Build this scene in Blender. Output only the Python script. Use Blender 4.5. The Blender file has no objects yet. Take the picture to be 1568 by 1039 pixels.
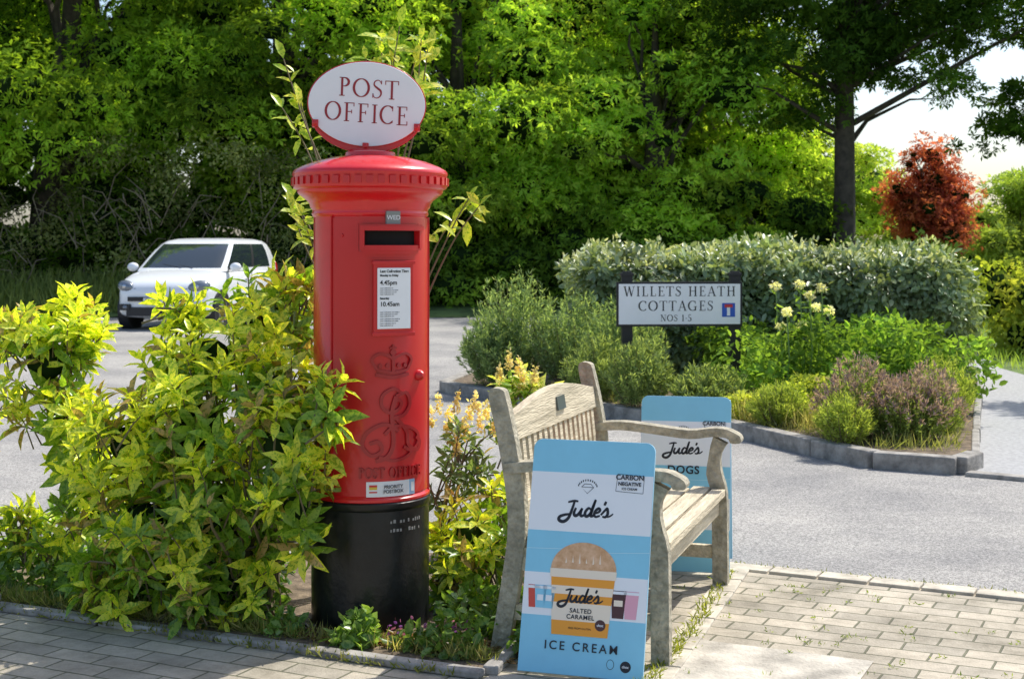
import bpy, math, random
import numpy as np
from mathutils import Vector, Matrix, Euler
rng=np.random.default_rng(7); random.seed(7)
sc=bpy.context.scene
R=math.radians
SUN_EL,SUN_AZ=56,50

# ------------------------------------------------------------ materials
def newmat(name):
    m=bpy.data.materials.new(name); m.use_nodes=True
    nt=m.node_tree; b=nt.nodes['Principled BSDF']
    return m,nt,b
def mat(name,col,rough=.5,metal=0,var=.0,vscale=8,bump=0,bscale=60,col2=None,coat=0,spec=.5,stretch=None):
    m,nt,b=newmat(name); N=nt.nodes; L=nt.links
    b.inputs['Base Color'].default_value=(*col,1); b.inputs['Roughness'].default_value=rough
    b.inputs['Metallic'].default_value=metal; b.inputs['Coat Weight'].default_value=coat
    b.inputs['Specular IOR Level'].default_value=spec
    tc=N.new('ShaderNodeTexCoord'); src=tc.outputs['Object']
    if stretch:
        mp=N.new('ShaderNodeMapping'); mp.inputs['Scale'].default_value=stretch
        L.new(src,mp.inputs[0]); src=mp.outputs[0]
    if var or col2:
        n=N.new('ShaderNodeTexNoise'); n.inputs['Scale'].default_value=vscale; n.inputs['Detail'].default_value=5
        n.inputs['Roughness'].default_value=.65
        L.new(src,n.inputs['Vector'])
        r=N.new('ShaderNodeValToRGB'); r.color_ramp.elements[0].position=.35; r.color_ramp.elements[1].position=.65
        c2=col2 if col2 else tuple(c*(1-var) for c in col)
        c1=col if col2 else tuple(min(1,c*(1+var)) for c in col)
        r.color_ramp.elements[0].color=(*c2,1); r.color_ramp.elements[1].color=(*c1,1)
        L.new(n.outputs['Fac'],r.inputs[0]); L.new(r.outputs[0],b.inputs['Base Color'])
    if bump:
        n2=N.new('ShaderNodeTexNoise'); n2.inputs['Scale'].default_value=bscale; n2.inputs['Detail'].default_value=2
        L.new(src,n2.inputs['Vector'])
        bp=N.new('ShaderNodeBump'); bp.inputs['Strength'].default_value=bump; bp.inputs['Distance'].default_value=.01
        L.new(n2.outputs['Fac'],bp.inputs['Height']); L.new(bp.outputs[0],b.inputs['Normal'])
    return m
def leafmat(name,trans=.4,rough=.45,spot=None,spotscale=60,spec=.35,cheap=False):
    m,nt,b=newmat(name); N=nt.nodes; L=nt.links
    a=N.new('ShaderNodeAttribute'); a.attribute_name='Col'
    col=a.outputs['Color']
    if spot:
        tc=N.new('ShaderNodeTexCoord')
        n=N.new('ShaderNodeTexNoise'); n.inputs['Scale'].default_value=spotscale; n.inputs['Detail'].default_value=1
        L.new(tc.outputs['Object'],n.inputs['Vector'])
        r=N.new('ShaderNodeValToRGB'); r.color_ramp.elements[0].position=.53; r.color_ramp.elements[1].position=.58
        L.new(n.outputs['Fac'],r.inputs[0])
        mx=N.new('ShaderNodeMix'); mx.data_type='RGBA'; mx.blend_type='MULTIPLY'
        L.new(r.outputs[0],mx.inputs[0]); L.new(col,mx.inputs[6]); mx.inputs[7].default_value=(*spot,1)
        col=mx.outputs[2]
    L.new(col,b.inputs['Base Color']); b.inputs['Roughness'].default_value=rough
    b.inputs['Specular IOR Level'].default_value=spec
    if cheap:
        N.remove(b); b=N.new('ShaderNodeBsdfDiffuse'); L.new(col,b.inputs[0])
    t=N.new('ShaderNodeBsdfTranslucent')
    mg=N.new('ShaderNodeMix'); mg.data_type='RGBA'; mg.blend_type='MULTIPLY'; mg.inputs[0].default_value=1
    L.new(col,mg.inputs[6]); mg.inputs[7].default_value=(1.7,1.6,.6,1)
    L.new(mg.outputs[2],t.inputs[0])
    ms=N.new('ShaderNodeMixShader'); ms.inputs[0].default_value=trans
    L.new(b.outputs[0],ms.inputs[1]); L.new(t.outputs[0],ms.inputs[2])
    L.new(ms.outputs[0],N['Material Output'].inputs[0])
    return m
LEAF=leafmat('foliage_leaf',.48,cheap=True)
LEAFN=leafmat('laurel_leaf',.42,.32,spot=(.48,.66,.35),spotscale=95,spec=.5)
LEAFH=leafmat('hedge_leaf',.22,.38,spec=.6)
BARK=mat('bark',(.07,.055,.04),.9,var=.4,vscale=6,bump=.6,bscale=20)
STEM=mat('stem',(.16,.13,.07),.8)
CORE=mat('foliage_shade_core',(.016,.032,.010),1,spec=.0)  # very dark green, paints the shade deep inside foliage

# ------------------------------------------------------------ mesh builder
class MB:
    def __init__(s): s.v=[];s.f=[];s.m=[]
    def add(s,vs,fs,mi=0):
        o=len(s.v); s.v+= [tuple(map(float,p)) for p in vs]
        for f in fs: s.f.append(tuple(i+o for i in f)); s.m.append(mi)
    def box(s,c,d,mi=0,rot=None):
        x,y,z=[k/2 for k in d]; vs=[Vector(p) for p in [(-x,-y,-z),(x,-y,-z),(x,y,-z),(-x,y,-z),(-x,-y,z),(x,-y,z),(x,y,z),(-x,y,z)]]
        if rot is not None: vs=[rot@v for v in vs]
        s.add([v+Vector(c) for v in vs],[(0,3,2,1),(4,5,6,7),(0,1,5,4),(1,2,6,5),(2,3,7,6),(3,0,4,7)],mi)
    def ribbon(s,pts,w,y0,y1,mi=0):
        n=len(pts); w=[w]*n if not hasattr(w,'__len__') else w; P=[Vector(p) for p in pts]; A=[];B=[]
        for i in range(n):
            t=(P[min(i+1,n-1)]-P[max(i-1,0)]).normalized(); nn=Vector((-t.y,t.x))
            A.append(P[i]+nn*w[i]/2); B.append(P[i]-nn*w[i]/2)
        vs=[]
        for i in range(n):
            vs+=[(A[i].x,y0,A[i].y),(B[i].x,y0,B[i].y),(B[i].x,y1,B[i].y),(A[i].x,y1,A[i].y)]
        fs=[(0,1,2,3),tuple(4*(n-1)+k for k in (3,2,1,0))]
        for i in range(n-1):
            a=4*i;b=a+4
            for k in range(4): fs.append((a+k,b+k,b+(k+1)%4,a+(k+1)%4))
        s.add(vs,fs,mi)
    def tube(s,pts,rad,n=6,mi=0):
        P=[Vector(p) for p in pts]; vs=[];fs=[]
        for i,p in enumerate(P):
            t=(P[min(i+1,len(P)-1)]-P[max(i-1,0)]).normalized()
            u=t.cross(Vector((.3,.9,.1))).normalized(); w=t.cross(u)
            r=rad[i] if hasattr(rad,'__len__') else rad
            for k in range(n):
                a=2*math.pi*k/n; vs.append(p+u*math.cos(a)*r+w*math.sin(a)*r)
        for i in range(len(P)-1):
            for k in range(n): fs.append((i*n+k,i*n+(k+1)%n,(i+1)*n+(k+1)%n,(i+1)*n+k))
        fs.append(tuple(range(n))[::-1]); fs.append(tuple((len(P)-1)*n+k for k in range(n)))
        s.add(vs,fs,mi)
    def lathe(s,prof,n=64,mi=0,c=(0,0,0)):
        vs=[];fs=[]
        for r,z in prof:
            for k in range(n):
                a=2*math.pi*k/n; vs.append((c[0]+r*math.sin(a),c[1]-r*math.cos(a),c[2]+z))
        for i in range(len(prof)-1):
            for k in range(n): fs.append((i*n+k,i*n+(k+1)%n,(i+1)*n+(k+1)%n,(i+1)*n+k))
        s.add(vs,fs,mi)
    def slab(s,r0,r1,a0,a1,z0,z1,mi=0,n=20):
        vs=[];fs=[]
        for i in range(n+1):
            a=R(a0+(a1-a0)*i/n); S,C=math.sin(a),-math.cos(a)
            vs+=[(r0*S,r0*C,z0),(r1*S,r1*C,z0),(r1*S,r1*C,z1),(r0*S,r0*C,z1)]
        for i in range(n):
            a=4*i;b=a+4
            for k in range(4): fs.append((a+k,b+k,b+(k+1)%4,a+(k+1)%4))
        fs+=[(0,1,2,3),(4*n+3,4*n+2,4*n+1,4*n)]
        s.add(vs,fs,mi)
    def ell(s,c,r,mi=0,n=12,m=8,rot=None):
        vs=[];fs=[]
        for i in range(m+1):
            ph=math.pi*i/m
            for k in range(n):
                a=2*math.pi*k/n; v=Vector((r[0]*math.sin(ph)*math.cos(a),r[1]*math.sin(ph)*math.sin(a),r[2]*math.cos(ph)))
                if rot is not None: v=rot@v
                vs.append(v+Vector(c))
        for i in range(m):
            for k in range(n): fs.append((i*n+k,(i+1)*n+k,(i+1)*n+(k+1)%n,i*n+(k+1)%n))
        s.add(vs,fs,mi)
    def build(s,name,mats,parent=None,smooth=False,bevel=0,sub=0,loc=None,rot=None):
        me=bpy.data.meshes.new(name); me.from_pydata(s.v,[],s.f)
        for m in mats: me.materials.append(m)
        me.polygons.foreach_set('material_index',s.m)
        import bmesh
        bm=bmesh.new(); bm.from_mesh(me); bmesh.ops.recalc_face_normals(bm,faces=bm.faces); bm.to_mesh(me); bm.free()
        if smooth:
            me.polygons.foreach_set('use_smooth',[True]*len(me.polygons))
            if not sub:
                try: me.set_sharp_from_angle(angle=R(38))
                except Exception: pass
        me.update(); ob=bpy.data.objects.new(name,me); sc.collection.objects.link(ob)
        if bevel:
            b=ob.modifiers.new('b','BEVEL'); b.width=bevel; b.segments=2; b.limit_method='ANGLE'; b.angle_limit=R(40)
        if sub:
            b=ob.modifiers.new('s','SUBSURF'); b.levels=sub; b.render_levels=sub
        if parent: ob.parent=parent
        if loc: ob.location=loc
        if rot: ob.rotation_euler=rot
        return ob
def empty(name,loc=(0,0,0),rot=(0,0,0)):
    e=bpy.data.objects.new(name,None); e.location=loc; e.rotation_euler=rot; e.empty_display_size=.2
    sc.collection.objects.link(e); return e

# ------------------------------------------------------------ 2D graphics builder
class Flat:
    def __init__(s): s.p=[]
    def poly(s,pts,mi=0,layer=1): s.p.append(([tuple(p) for p in pts],mi,layer))
    def rect(s,x0,y0,x1,y1,mi=0,layer=1): s.poly([(x0,y0),(x1,y0),(x1,y1),(x0,y1)],mi,layer)
    def stroke(s,pts,w,mi=0,layer=1):
        n=len(pts); w=list(w) if hasattr(w,'__len__') else [w]*n
        if len(w)<n: w=w+[w[-1]]*(n-len(w))
        P=[Vector(p) for p in pts];A=[];B=[]
        for i in range(n):
            t=(P[min(i+1,n-1)]-P[max(i-1,0)])
            if t.length<1e-9: t=Vector((1,0))
            t.normalize(); nn=Vector((-t.y,t.x)); A.append(P[i]+nn*w[i]/2);B.append(P[i]-nn*w[i]/2)
        for i in range(n-1): s.poly([B[i],B[i+1],A[i+1],A[i]],mi,layer)
    def arc(s,cx,cy,rx,ry,a0,a1,thin,thick,mi=0,layer=1,n=24):
        pts=[];w=[]
        for i in range(n+1):
            a=R(a0+(a1-a0)*i/n); pts.append((cx+rx*math.cos(a),cy+ry*math.sin(a))); w.append(thin+(thick-thin)*abs(math.cos(a)))
        s.stroke(pts,w,mi,layer)
    def disc(s,cx,cy,rx,ry,mi=0,layer=1,n=32,a0=0,a1=360):
        k=n if a1-a0>=360 else n+1
        s.poly([(cx+rx*math.cos(R(a0+(a1-a0)*i/n)),cy+ry*math.sin(R(a0+(a1-a0)*i/n))) for i in range(k)],mi,layer)
    def build(s,name,mats,mapper,parent=None,lay=.0008,thick=0):
        mb=MB()
        for pts,mi,l in s.p:
            n=len(pts); vs=[mapper(x,y,l*lay+thick) for x,y in pts]
            if thick:
                vs+= [mapper(x,y,0) for x,y in pts]
                fs=[tuple(range(n))]+[(i,i+n,(i+1)%n+n,(i+1)%n) for i in range(n)]
            else: fs=[tuple(range(n))]
            mb.add(vs,fs,mi)
        return mb.build(name,mats,parent)
def crn(pts,n):
    P=[Vector(p) for p in pts]; out=[]
    for i in range(len(P)-1):
        a=P[max(i-1,0)];b=P[i];c=P[i+1];d=P[min(i+2,len(P)-1)]
        for k in range(n):
            t=k/n; out.append(.5*((2*b)+(c-a)*t+(2*a-5*b+4*c-d)*t*t+(3*b-a-3*c+d)*t**3))
    out.append(P[-1]); return out
def cr(pts,n=8): return crn(pts,n)
def cr3(P,n=6): return crn(P,n)
TK,TN=.135,.05
def glyph(F,ch,x,y,h,mi,layer,wx=1,k=1.0):
    TKk,TNk=TK*k,TN*k
    def T(p): return (x+p[0]*h*wx,y+p[1]*h)
    def ln(a,b,w): F.stroke([T(a),T(b)],w*h,mi,layer)
    def stem(xx,y0=0,y1=1,s0=True,s1=True,w=None):
        w=w or TKk
        ln((xx,y0),(xx,y1),w)
        if s0: ln((xx-.15,y0+TNk/2),(xx+.15,y0+TNk/2),TNk)
        if s1: ln((xx-.15,y1-TNk/2),(xx+.15,y1-TNk/2),TNk)
    def arc(cx,cy,rx,ry,a0,a1): F.arc(*T((cx,cy)),rx*h*wx,ry*h,a0,a1,TNk*h,TKk*1.15*h,mi,layer)
    t2=TNk/2
    if ch=='P': stem(.2); arc(.3,.75,.25,.225,-90,90); ln((.2,1-t2),(.3,1-t2),TNk); ln((.2,.525),(.3,.525),TNk); return .68
    if ch=='O': arc(.46,.5,.4,.48,0,360); return .95
    if ch=='S':
        pts=cr([(.5,.78),(.42,.93),(.28,.975),(.13,.88),(.12,.7),(.3,.54),(.45,.42),(.49,.25),(.4,.08),(.24,.02),(.1,.09),(.05,.27)],5)
        F.stroke([T(p) for p in pts],[(TNk+(TKk-TNk)*math.exp(-((i/len(pts)-.5)/.2)**2))*h for i in range(len(pts))],mi,layer)
        ln((.5,.76),(.5,.97),TNk); ln((.05,.03),(.05,.27),TNk); return .6
    if ch=='T': stem(.38,s1=False); ln((.02,1-t2),(.74,1-t2),TNk); ln((.03,1),(.03,.78),TNk); ln((.73,1),(.73,.78),TNk); return .78
    if ch in 'FE':
        stem(.2); ln((.2,1-t2),(.6,1-t2),TNk); ln((.6,1),(.6,.8),TNk); ln((.2,.52),(.48,.52),TNk); ln((.48,.62),(.48,.42),TNk)
        if ch=='E': ln((.2,t2),(.63,t2),TNk); ln((.63,0),(.63,.22),TNk)
        return .7
    if ch=='L': stem(.2); ln((.2,t2),(.6,t2),TNk); ln((.6,0),(.6,.24),TNk); return .66
    if ch=='I': stem(.2); return .4
    if ch in 'CG':
        arc(.46,.5,.4,.48,48,312)
        ln((.73,.7),(.73,.97),TNk)
        if ch=='C': ln((.73,.14),(.73,.2),TNk); return .84
        ln((.73,.02),(.73,.4),TKk*.9); ln((.58,.42),(.88,.42),TNk); return .93
    if ch=='H': stem(.2); stem(.72); ln((.2,.52),(.72,.52),TNk); return .92
    if ch=='N': stem(.18,w=TNk); stem(.76,w=TNk,s0=False); ln((.15,.98),(.76,.02),TKk); return .94
    if ch=='A': ln((.12,0),(.42,1),TNk); ln((.42,1),(.74,0),TKk); ln((.22,.34),(.62,.34),TNk); ln((0,t2),(.25,t2),TNk); ln((.6,t2),(.88,t2),TNk); return .86
    if ch=='W':
        ln((.12,1),(.36,0),TKk); ln((.36,0),(.58,.95),TNk); ln((.55,1),(.8,0),TKk); ln((.8,0),(1.03,1),TNk)
        ln((0,1-t2),(.25,1-t2),TNk); ln((.92,1-t2),(1.14,1-t2),TNk); return 1.12
    if ch=='1': stem(.2,s1=False); ln((.08,.8),(.2,.97),TNk); return .42
    if ch=='5':
        ln((.12,.98),(.48,.98),TNk*1.6); ln((.12,.98),(.1,.55),TNk*1.3); arc(.22,.3,.24,.28,-150,110); return .55
    if ch=='-': ln((.04,.42),(.28,.42),TNk*1.6); return .34
    return .4
def textw(s,sp):
    F=Flat(); return sum(glyph(F,c,0,0,1,0,1)+sp for c in s)-sp
def serif(F,s,cx,y,h,width,mi,layer,sp=.08,slope=0,k=1.0):
    w0=textw(s,sp); wx=width/(w0*h); x=cx-width/2
    for c in s:
        a=glyph(F,c,x,y+slope*(x-cx),h,mi,layer,wx,k); x+=(a+sp)*h*wx
def txt(s,size,mat_,parent,loc,rot=(0,0,0),align='CENTER',bold=0,shear=0,sx=1,ext=.0003,name='lettering',space=1):
    c=bpy.data.curves.new(name,'FONT'); c.body=s; c.size=size; c.align_x=align; c.align_y='CENTER'; c.offset=bold; c.shear=shear; c.extrude=ext
    c.space_character=space; c.materials.append(mat_); o=bpy.data.objects.new(name,c); sc.collection.objects.link(o); o.parent=parent
    o.location=loc; o.rotation_euler=rot; o.scale=(sx,1,1); return o
def judes(F,cx,cy,w,mi,layer):
    s=w/4.3
    def st(p,wd,close=True):
        q=cr(p,6); n=len(q)
        F.stroke([(cx+(a.x-2.15+.22*a.y)*s,cy+a.y*s) for a in q],[wd*1.3*s*(.62+.38*math.sin(math.pi*min(1,(i+.5)/n*1.0))) for i in range(n)],mi,layer)
    st([(.35,1.0),(.8,1.12),(1.15,1.1)],.14)
    st([(.85,1.1),(.82,.5),(.72,-.2),(.4,-.5),(.02,-.4),(.0,-.15),(.35,.02),(.8,.1)],.2)
    st([(1.1,.6),(1.05,.2),(1.2,0),(1.42,.12),(1.6,.6)],.19); st([(1.6,.6),(1.58,.15),(1.72,0),(1.9,.1)],.18)
    st([(2.35,.5),(2.1,.62),(1.92,.3),(2.05,0),(2.28,.1),(2.42,.5),(2.5,1.3)],.18); st([(2.48,1.3),(2.4,.4),(2.45,.05),(2.65,.08)],.2)
    st([(2.68,.25),(2.95,.35),(3.05,.52),(2.9,.64),(2.7,.45),(2.68,.15),(2.85,0),(3.15,.1)],.17)
    st([(3.35,1.2),(3.28,.9)],.16)
    st([(3.2,.15),(3.5,.62),(3.6,.62),(3.72,.25),(3.6,.02),(3.35,.05)],.17); st([(3.6,.02),(3.9,.08),(4.15,.3)],.1)

# ------------------------------------------------------------ leaves
def unit(a): return a/np.maximum(np.linalg.norm(a,axis=-1,keepdims=True),1e-9)
Q4=(np.array([(0,0,0),(.45,.5,.04),(1,0,-.06),(.45,-.5,.04)],float),[(0,1,2,3)])
SIX=(np.array([(0,0,0),(.3,.42,.05),(.72,.4,.0),(1,0,-.12),(.72,-.4,.0),(.3,-.42,.05)],float),[(0,1,2,3),(0,3,4,5)])
LF=(np.array([(0,0,0),(.35,0,-.03),(.7,0,-.08),(1,0,-.2),(.3,.42,.05),(.65,.44,-.0),(.3,-.42,.05),(.65,-.44,-.0)],float),
    [(0,1,4),(4,1,2,5),(5,2,3),(0,6,1),(6,7,2,1),(7,3,2)])
TRI=(np.array([(0,0,0),(.5,.22,.05),(1,0,-.1),(.5,-.22,.05),(.05,.02,0),(.45,.48,.08),(.6,.85,-.12),(.2,.55,-.05),(.05,-.02,0),(.45,-.48,-.02),(.6,-.85,.1),(.2,-.55,.1)],float),
    [(0,1,2,3),(4,5,6,7),(8,11,10,9)])
def leaves(name,P,D,N,L,W,C,tm,mt,parent=None):
    tv,tf=tm; n=len(P); k=len(tv)
    D=unit(D); S=unit(np.cross(D,N)); N=np.cross(S,D)
    V=P[:,None]+tv[None,:,0,None]*L[:,None,None]*D[:,None]+tv[None,:,1,None]*W[:,None,None]*S[:,None]+tv[None,:,2,None]*L[:,None,None]*N[:,None]
    V=V.reshape(-1,3)
    fl=np.concatenate([np.array(f) for f in tf]); tot=np.array([len(f) for f in tf])
    idx=(np.arange(n)[:,None]*k+fl[None]).ravel(); tots=np.tile(tot,n); st=np.concatenate([[0],np.cumsum(tots)[:-1]])
    me=bpy.data.meshes.new(name); me.vertices.add(n*k); me.vertices.foreach_set('co',V.astype(np.float32).ravel())
    me.loops.add(len(idx)); me.loops.foreach_set('vertex_index',idx.astype(np.int32))
    me.polygons.add(len(tots)); me.polygons.foreach_set('loop_start',st.astype(np.int32))
    me.update(calc_edges=True); me.validate()
    a=me.color_attributes.new('Col','FLOAT_COLOR','POINT')
    cc=np.ones((n*k,4),np.float32); cc[:,:3]=np.repeat(np.clip(C,0,1),k,axis=0); a.data.foreach_set('color',cc.ravel())
    me.materials.append(mt); ob=bpy.data.objects.new(name,me); sc.collection.objects.link(ob)
    if parent: ob.parent=parent
    return ob
def colmix(n,c1,c2,j=.2,p=1):
    t=rng.random((n,1))**p; c=np.array(c1)*(1-t)+np.array(c2)*t
    return c*(1+j*(rng.random((n,1))*2-1))
def cloud(clumps,n,size,c1,c2,asp=.55,shell=(.72,1.08),up=.5,rnd=.7,jit=.2,cj=.25,upbias=.15,droop=.2,cull=False):
    c=np.array(clumps,float); w=c[:,3]*c[:,5]; w/=w.sum(); i=rng.choice(len(c),n,p=w)
    d=rng.normal(size=(n,3)); d[:,2]+=upbias
    if cull: d[:,1]=np.where(d[:,1]>.5,-d[:,1],d[:,1])
    d=unit(d)
    lump=1+.16*np.sin(d[:,0]*5+i)*np.cos(d[:,1]*4+i*2.1)+.12*np.sin(d[:,2]*9+i*1.3)
    r=(shell[0]+(shell[1]-shell[0])*rng.random(n)**.6)*lump
    P=c[i,:3]+d*c[i,3:6]*r[:,None]; P[:,2]=np.maximum(P[:,2],.02)
    Nn=unit(d*.6+np.array([0,0,up])+rng.normal(size=(n,3))*rnd*.6)
    D=unit(rng.normal(size=(n,3))+d*.8-np.array([0,0,droop]))
    L=size*(.6+.8*rng.random(n)); W=L*asp*(.8+.4*rng.random(n))
    gg=np.random.default_rng(len(c)); ct=gg.random(len(c))[i][:,None]
    t=np.clip(.5*rng.random((n,1))+.6*ct,0,1)
    C=(np.array(c1)*(1-t)+np.array(c2)*t)*(1+jit*(rng.random((n,1))*2-1))*(1+cj*(gg.random(len(c))*2-1))[i][:,None]
    return P,D,Nn,L,W,C
def cores(name,clumps,k,parent,m=CORE):  # solid dark ellipsoids added inside clumps to stop light leaking through
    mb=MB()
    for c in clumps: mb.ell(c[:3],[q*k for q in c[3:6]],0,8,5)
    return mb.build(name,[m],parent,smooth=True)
def ell_clumps(c,r,n,cr_,fill=.35,seed=1,flat=.8,slope=0):
    g=np.random.default_rng(seed); d=unit(g.normal(size=(n,3))); rad=(fill+(1-fill)*g.random((n,1))**.5)
    p=np.array(c)+d*np.array(r)*rad; s=cr_*(.45+1.1*g.random(n)**1.3); p[:,1]+=(p[:,2]-c[2])*slope
    return np.column_stack([p,s,s,s*flat])
def tree(name,x,y,cc,crr,nc,clr,nl,ls,c1,c2,tr=.25,core=True,seed=1,fill=.35,mt=LEAF,flat=.55,slope=.4,nbr=14,tm=TRI,shell=(.45,1.12),cj=.45,cull=True,tx=None,asp=.8,extra=None,upb=False):
    e=empty(name,(0,0,0)); cl=ell_clumps(cc,crr,nc,clr,fill,seed,flat,slope); cl=cl[cl[:,2]>.3]
    nb=len(cl)
    if extra is not None: cl=np.vstack([cl,np.array(extra,float)])
    P=cloud(cl,nl,ls,c1,c2,shell=shell,asp=asp,upbias=.35,cj=cj,cull=cull); leaves('crown',*P,tm,mt,e)
    tx=cc[0] if tx is None else tx
    mb=MB(); top=(tx,cc[1],cc[2]+crr[2]*.6)
    tp=[(x,y,-.1),(x+.05,y,cc[2]*.3),(x*.6+tx*.4-.06,y,cc[2]*.65),(tx,cc[1],cc[2]),top]
    mb.tube(tp,[tr*1.35,tr,tr*.85,tr*.6,tr*.15],10)
    g=random.Random(seed)
    for j in range(nbr):
        k=cl[g.randrange(len(cl))]; t=g.uniform(.25,.9); zz=min(k[2]*.8,cc[2]*(.35+.65*t))
        if upb: zz=min(k[2]-.35*abs(k[0]-x)-.3,cc[2]*(.4+.5*t)); 
        if upb and zz<3.0: continue
        s=Vector((x+(tx-x)*min(1,zz/cc[2]),y+(cc[1]-y)*min(1,zz/cc[2]),zz)); en=Vector(k[:3]); ln=(en-s).length
        p1=s.lerp(en,.33)+Vector((g.uniform(-.1,.1)*ln,g.uniform(-.1,.1)*ln,g.uniform(.0,.12)*ln)); p2=s.lerp(en,.68)+Vector((g.uniform(-.08,.08)*ln,0,g.uniform(-.02,.12)*ln))
        mb.tube([s,p1,p2,en],[tr*.32,tr*.2,tr*.11,tr*.03],6)
    mb.build('trunk',[BARK],e,smooth=True)
    if core: cores('dark_core_blocker',cl,.45,e)
    return e

# ============================================================ WORLD / LIGHT / CAMERA
w=bpy.data.worlds.new('World'); sc.world=w; w.use_nodes=True; nt=w.node_tree
sky=nt.nodes.new('ShaderNodeTexSky'); sky.sky_type='NISHITA'; sky.sun_disc=False
sky.sun_elevation=R(SUN_EL); sky.sun_rotation=R(SUN_AZ); sky.air_density=1.0; sky.dust_density=2.0; sky.ozone_density=1.5
bg=nt.nodes['Background']; nt.links.new(sky.outputs[0],bg.inputs[0]); bg.inputs[1].default_value=.2
sl=bpy.data.lights.new('sun','SUN'); sl.energy=5; sl.angle=R(.5); sl.color=(1,.96,.88)
so=bpy.data.objects.new('sun',sl); sc.collection.objects.link(so)
sd=Vector((math.sin(R(SUN_AZ))*math.cos(R(SUN_EL)),math.cos(R(SUN_AZ))*math.cos(R(SUN_EL)),math.sin(R(SUN_EL))))
so.rotation_euler=(-sd).to_track_quat('-Z','Y').to_euler(); so.location=(5,5,12)
cam=bpy.data.cameras.new('camera'); co=bpy.data.objects.new('camera',cam); sc.collection.objects.link(co)
co.location=(0,0,1.33); co.rotation_euler=(R(90),0,0); cam.lens=50; cam.sensor_width=36; cam.shift_y=-.0902; cam.clip_end=2000
cam.dof.use_dof=True; cam.dof.focus_distance=4.9; cam.dof.aperture_fstop=9
sc.camera=co
sc.view_settings.view_transform='Standard'; sc.view_settings.look='None'; sc.view_settings.exposure=0

# ============================================================ GROUND
def sheet(name,poly,z,m,grid=None):
    mb=MB(); mb.add([(x,y,z) for x,y in poly],[tuple(range(len(poly)))]); return mb.build(name,[m])
GRASS=mat('grass_ground',(.10,.15,.04),1,var=.4,vscale=2,bump=.5,bscale=20)
ASPH,nt_,b_=newmat('asphalt')
N=nt_.nodes;L_=nt_.links
tc=N.new('ShaderNodeTexCoord')
n1=N.new('ShaderNodeTexNoise'); n1.inputs['Scale'].default_value=95; n1.inputs['Detail'].default_value=3; n1.inputs['Roughness'].default_value=.9
n2=N.new('ShaderNodeTexNoise'); n2.inputs['Scale'].default_value=.8; n2.inputs['Detail'].default_value=7; n2.inputs['Roughness'].default_value=.68
for n in (n1,n2): L_.new(tc.outputs['Object'],n.inputs['Vector'])
r1=N.new('ShaderNodeValToRGB'); r1.color_ramp.elements[0].position=.36; r1.color_ramp.elements[1].position=.66
r1.color_ramp.elements[0].color=(.13,.128,.125,1); r1.color_ramp.elements[1].color=(.54,.52,.49,1)
r2=N.new('ShaderNodeValToRGB'); r2.color_ramp.elements[0].position=.36; r2.color_ramp.elements[1].position=.64
r2.color_ramp.elements[0].color=(.72,.72,.73,1); r2.color_ramp.elements[1].color=(1.14,1.12,1.08,1)
mx=N.new('ShaderNodeMix'); mx.data_type='RGBA'; mx.blend_type='MULTIPLY'; mx.inputs[0].default_value=1
L_.new(n1.outputs['Fac'],r1.inputs[0]); L_.new(n2.outputs['Fac'],r2.inputs[0]); L_.new(r1.outputs[0],mx.inputs[6]); L_.new(r2.outputs[0],mx.inputs[7]); L_.new(mx.outputs[2],b_.inputs['Base Color'])
b_.inputs['Roughness'].default_value=.9
bp=N.new('ShaderNodeBump'); bp.inputs['Strength'].default_value=.6; bp.inputs['Distance'].default_value=.006; L_.new(n1.outputs['Fac'],bp.inputs['Height']); L_.new(bp.outputs[0],b_.inputs['Normal'])
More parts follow.
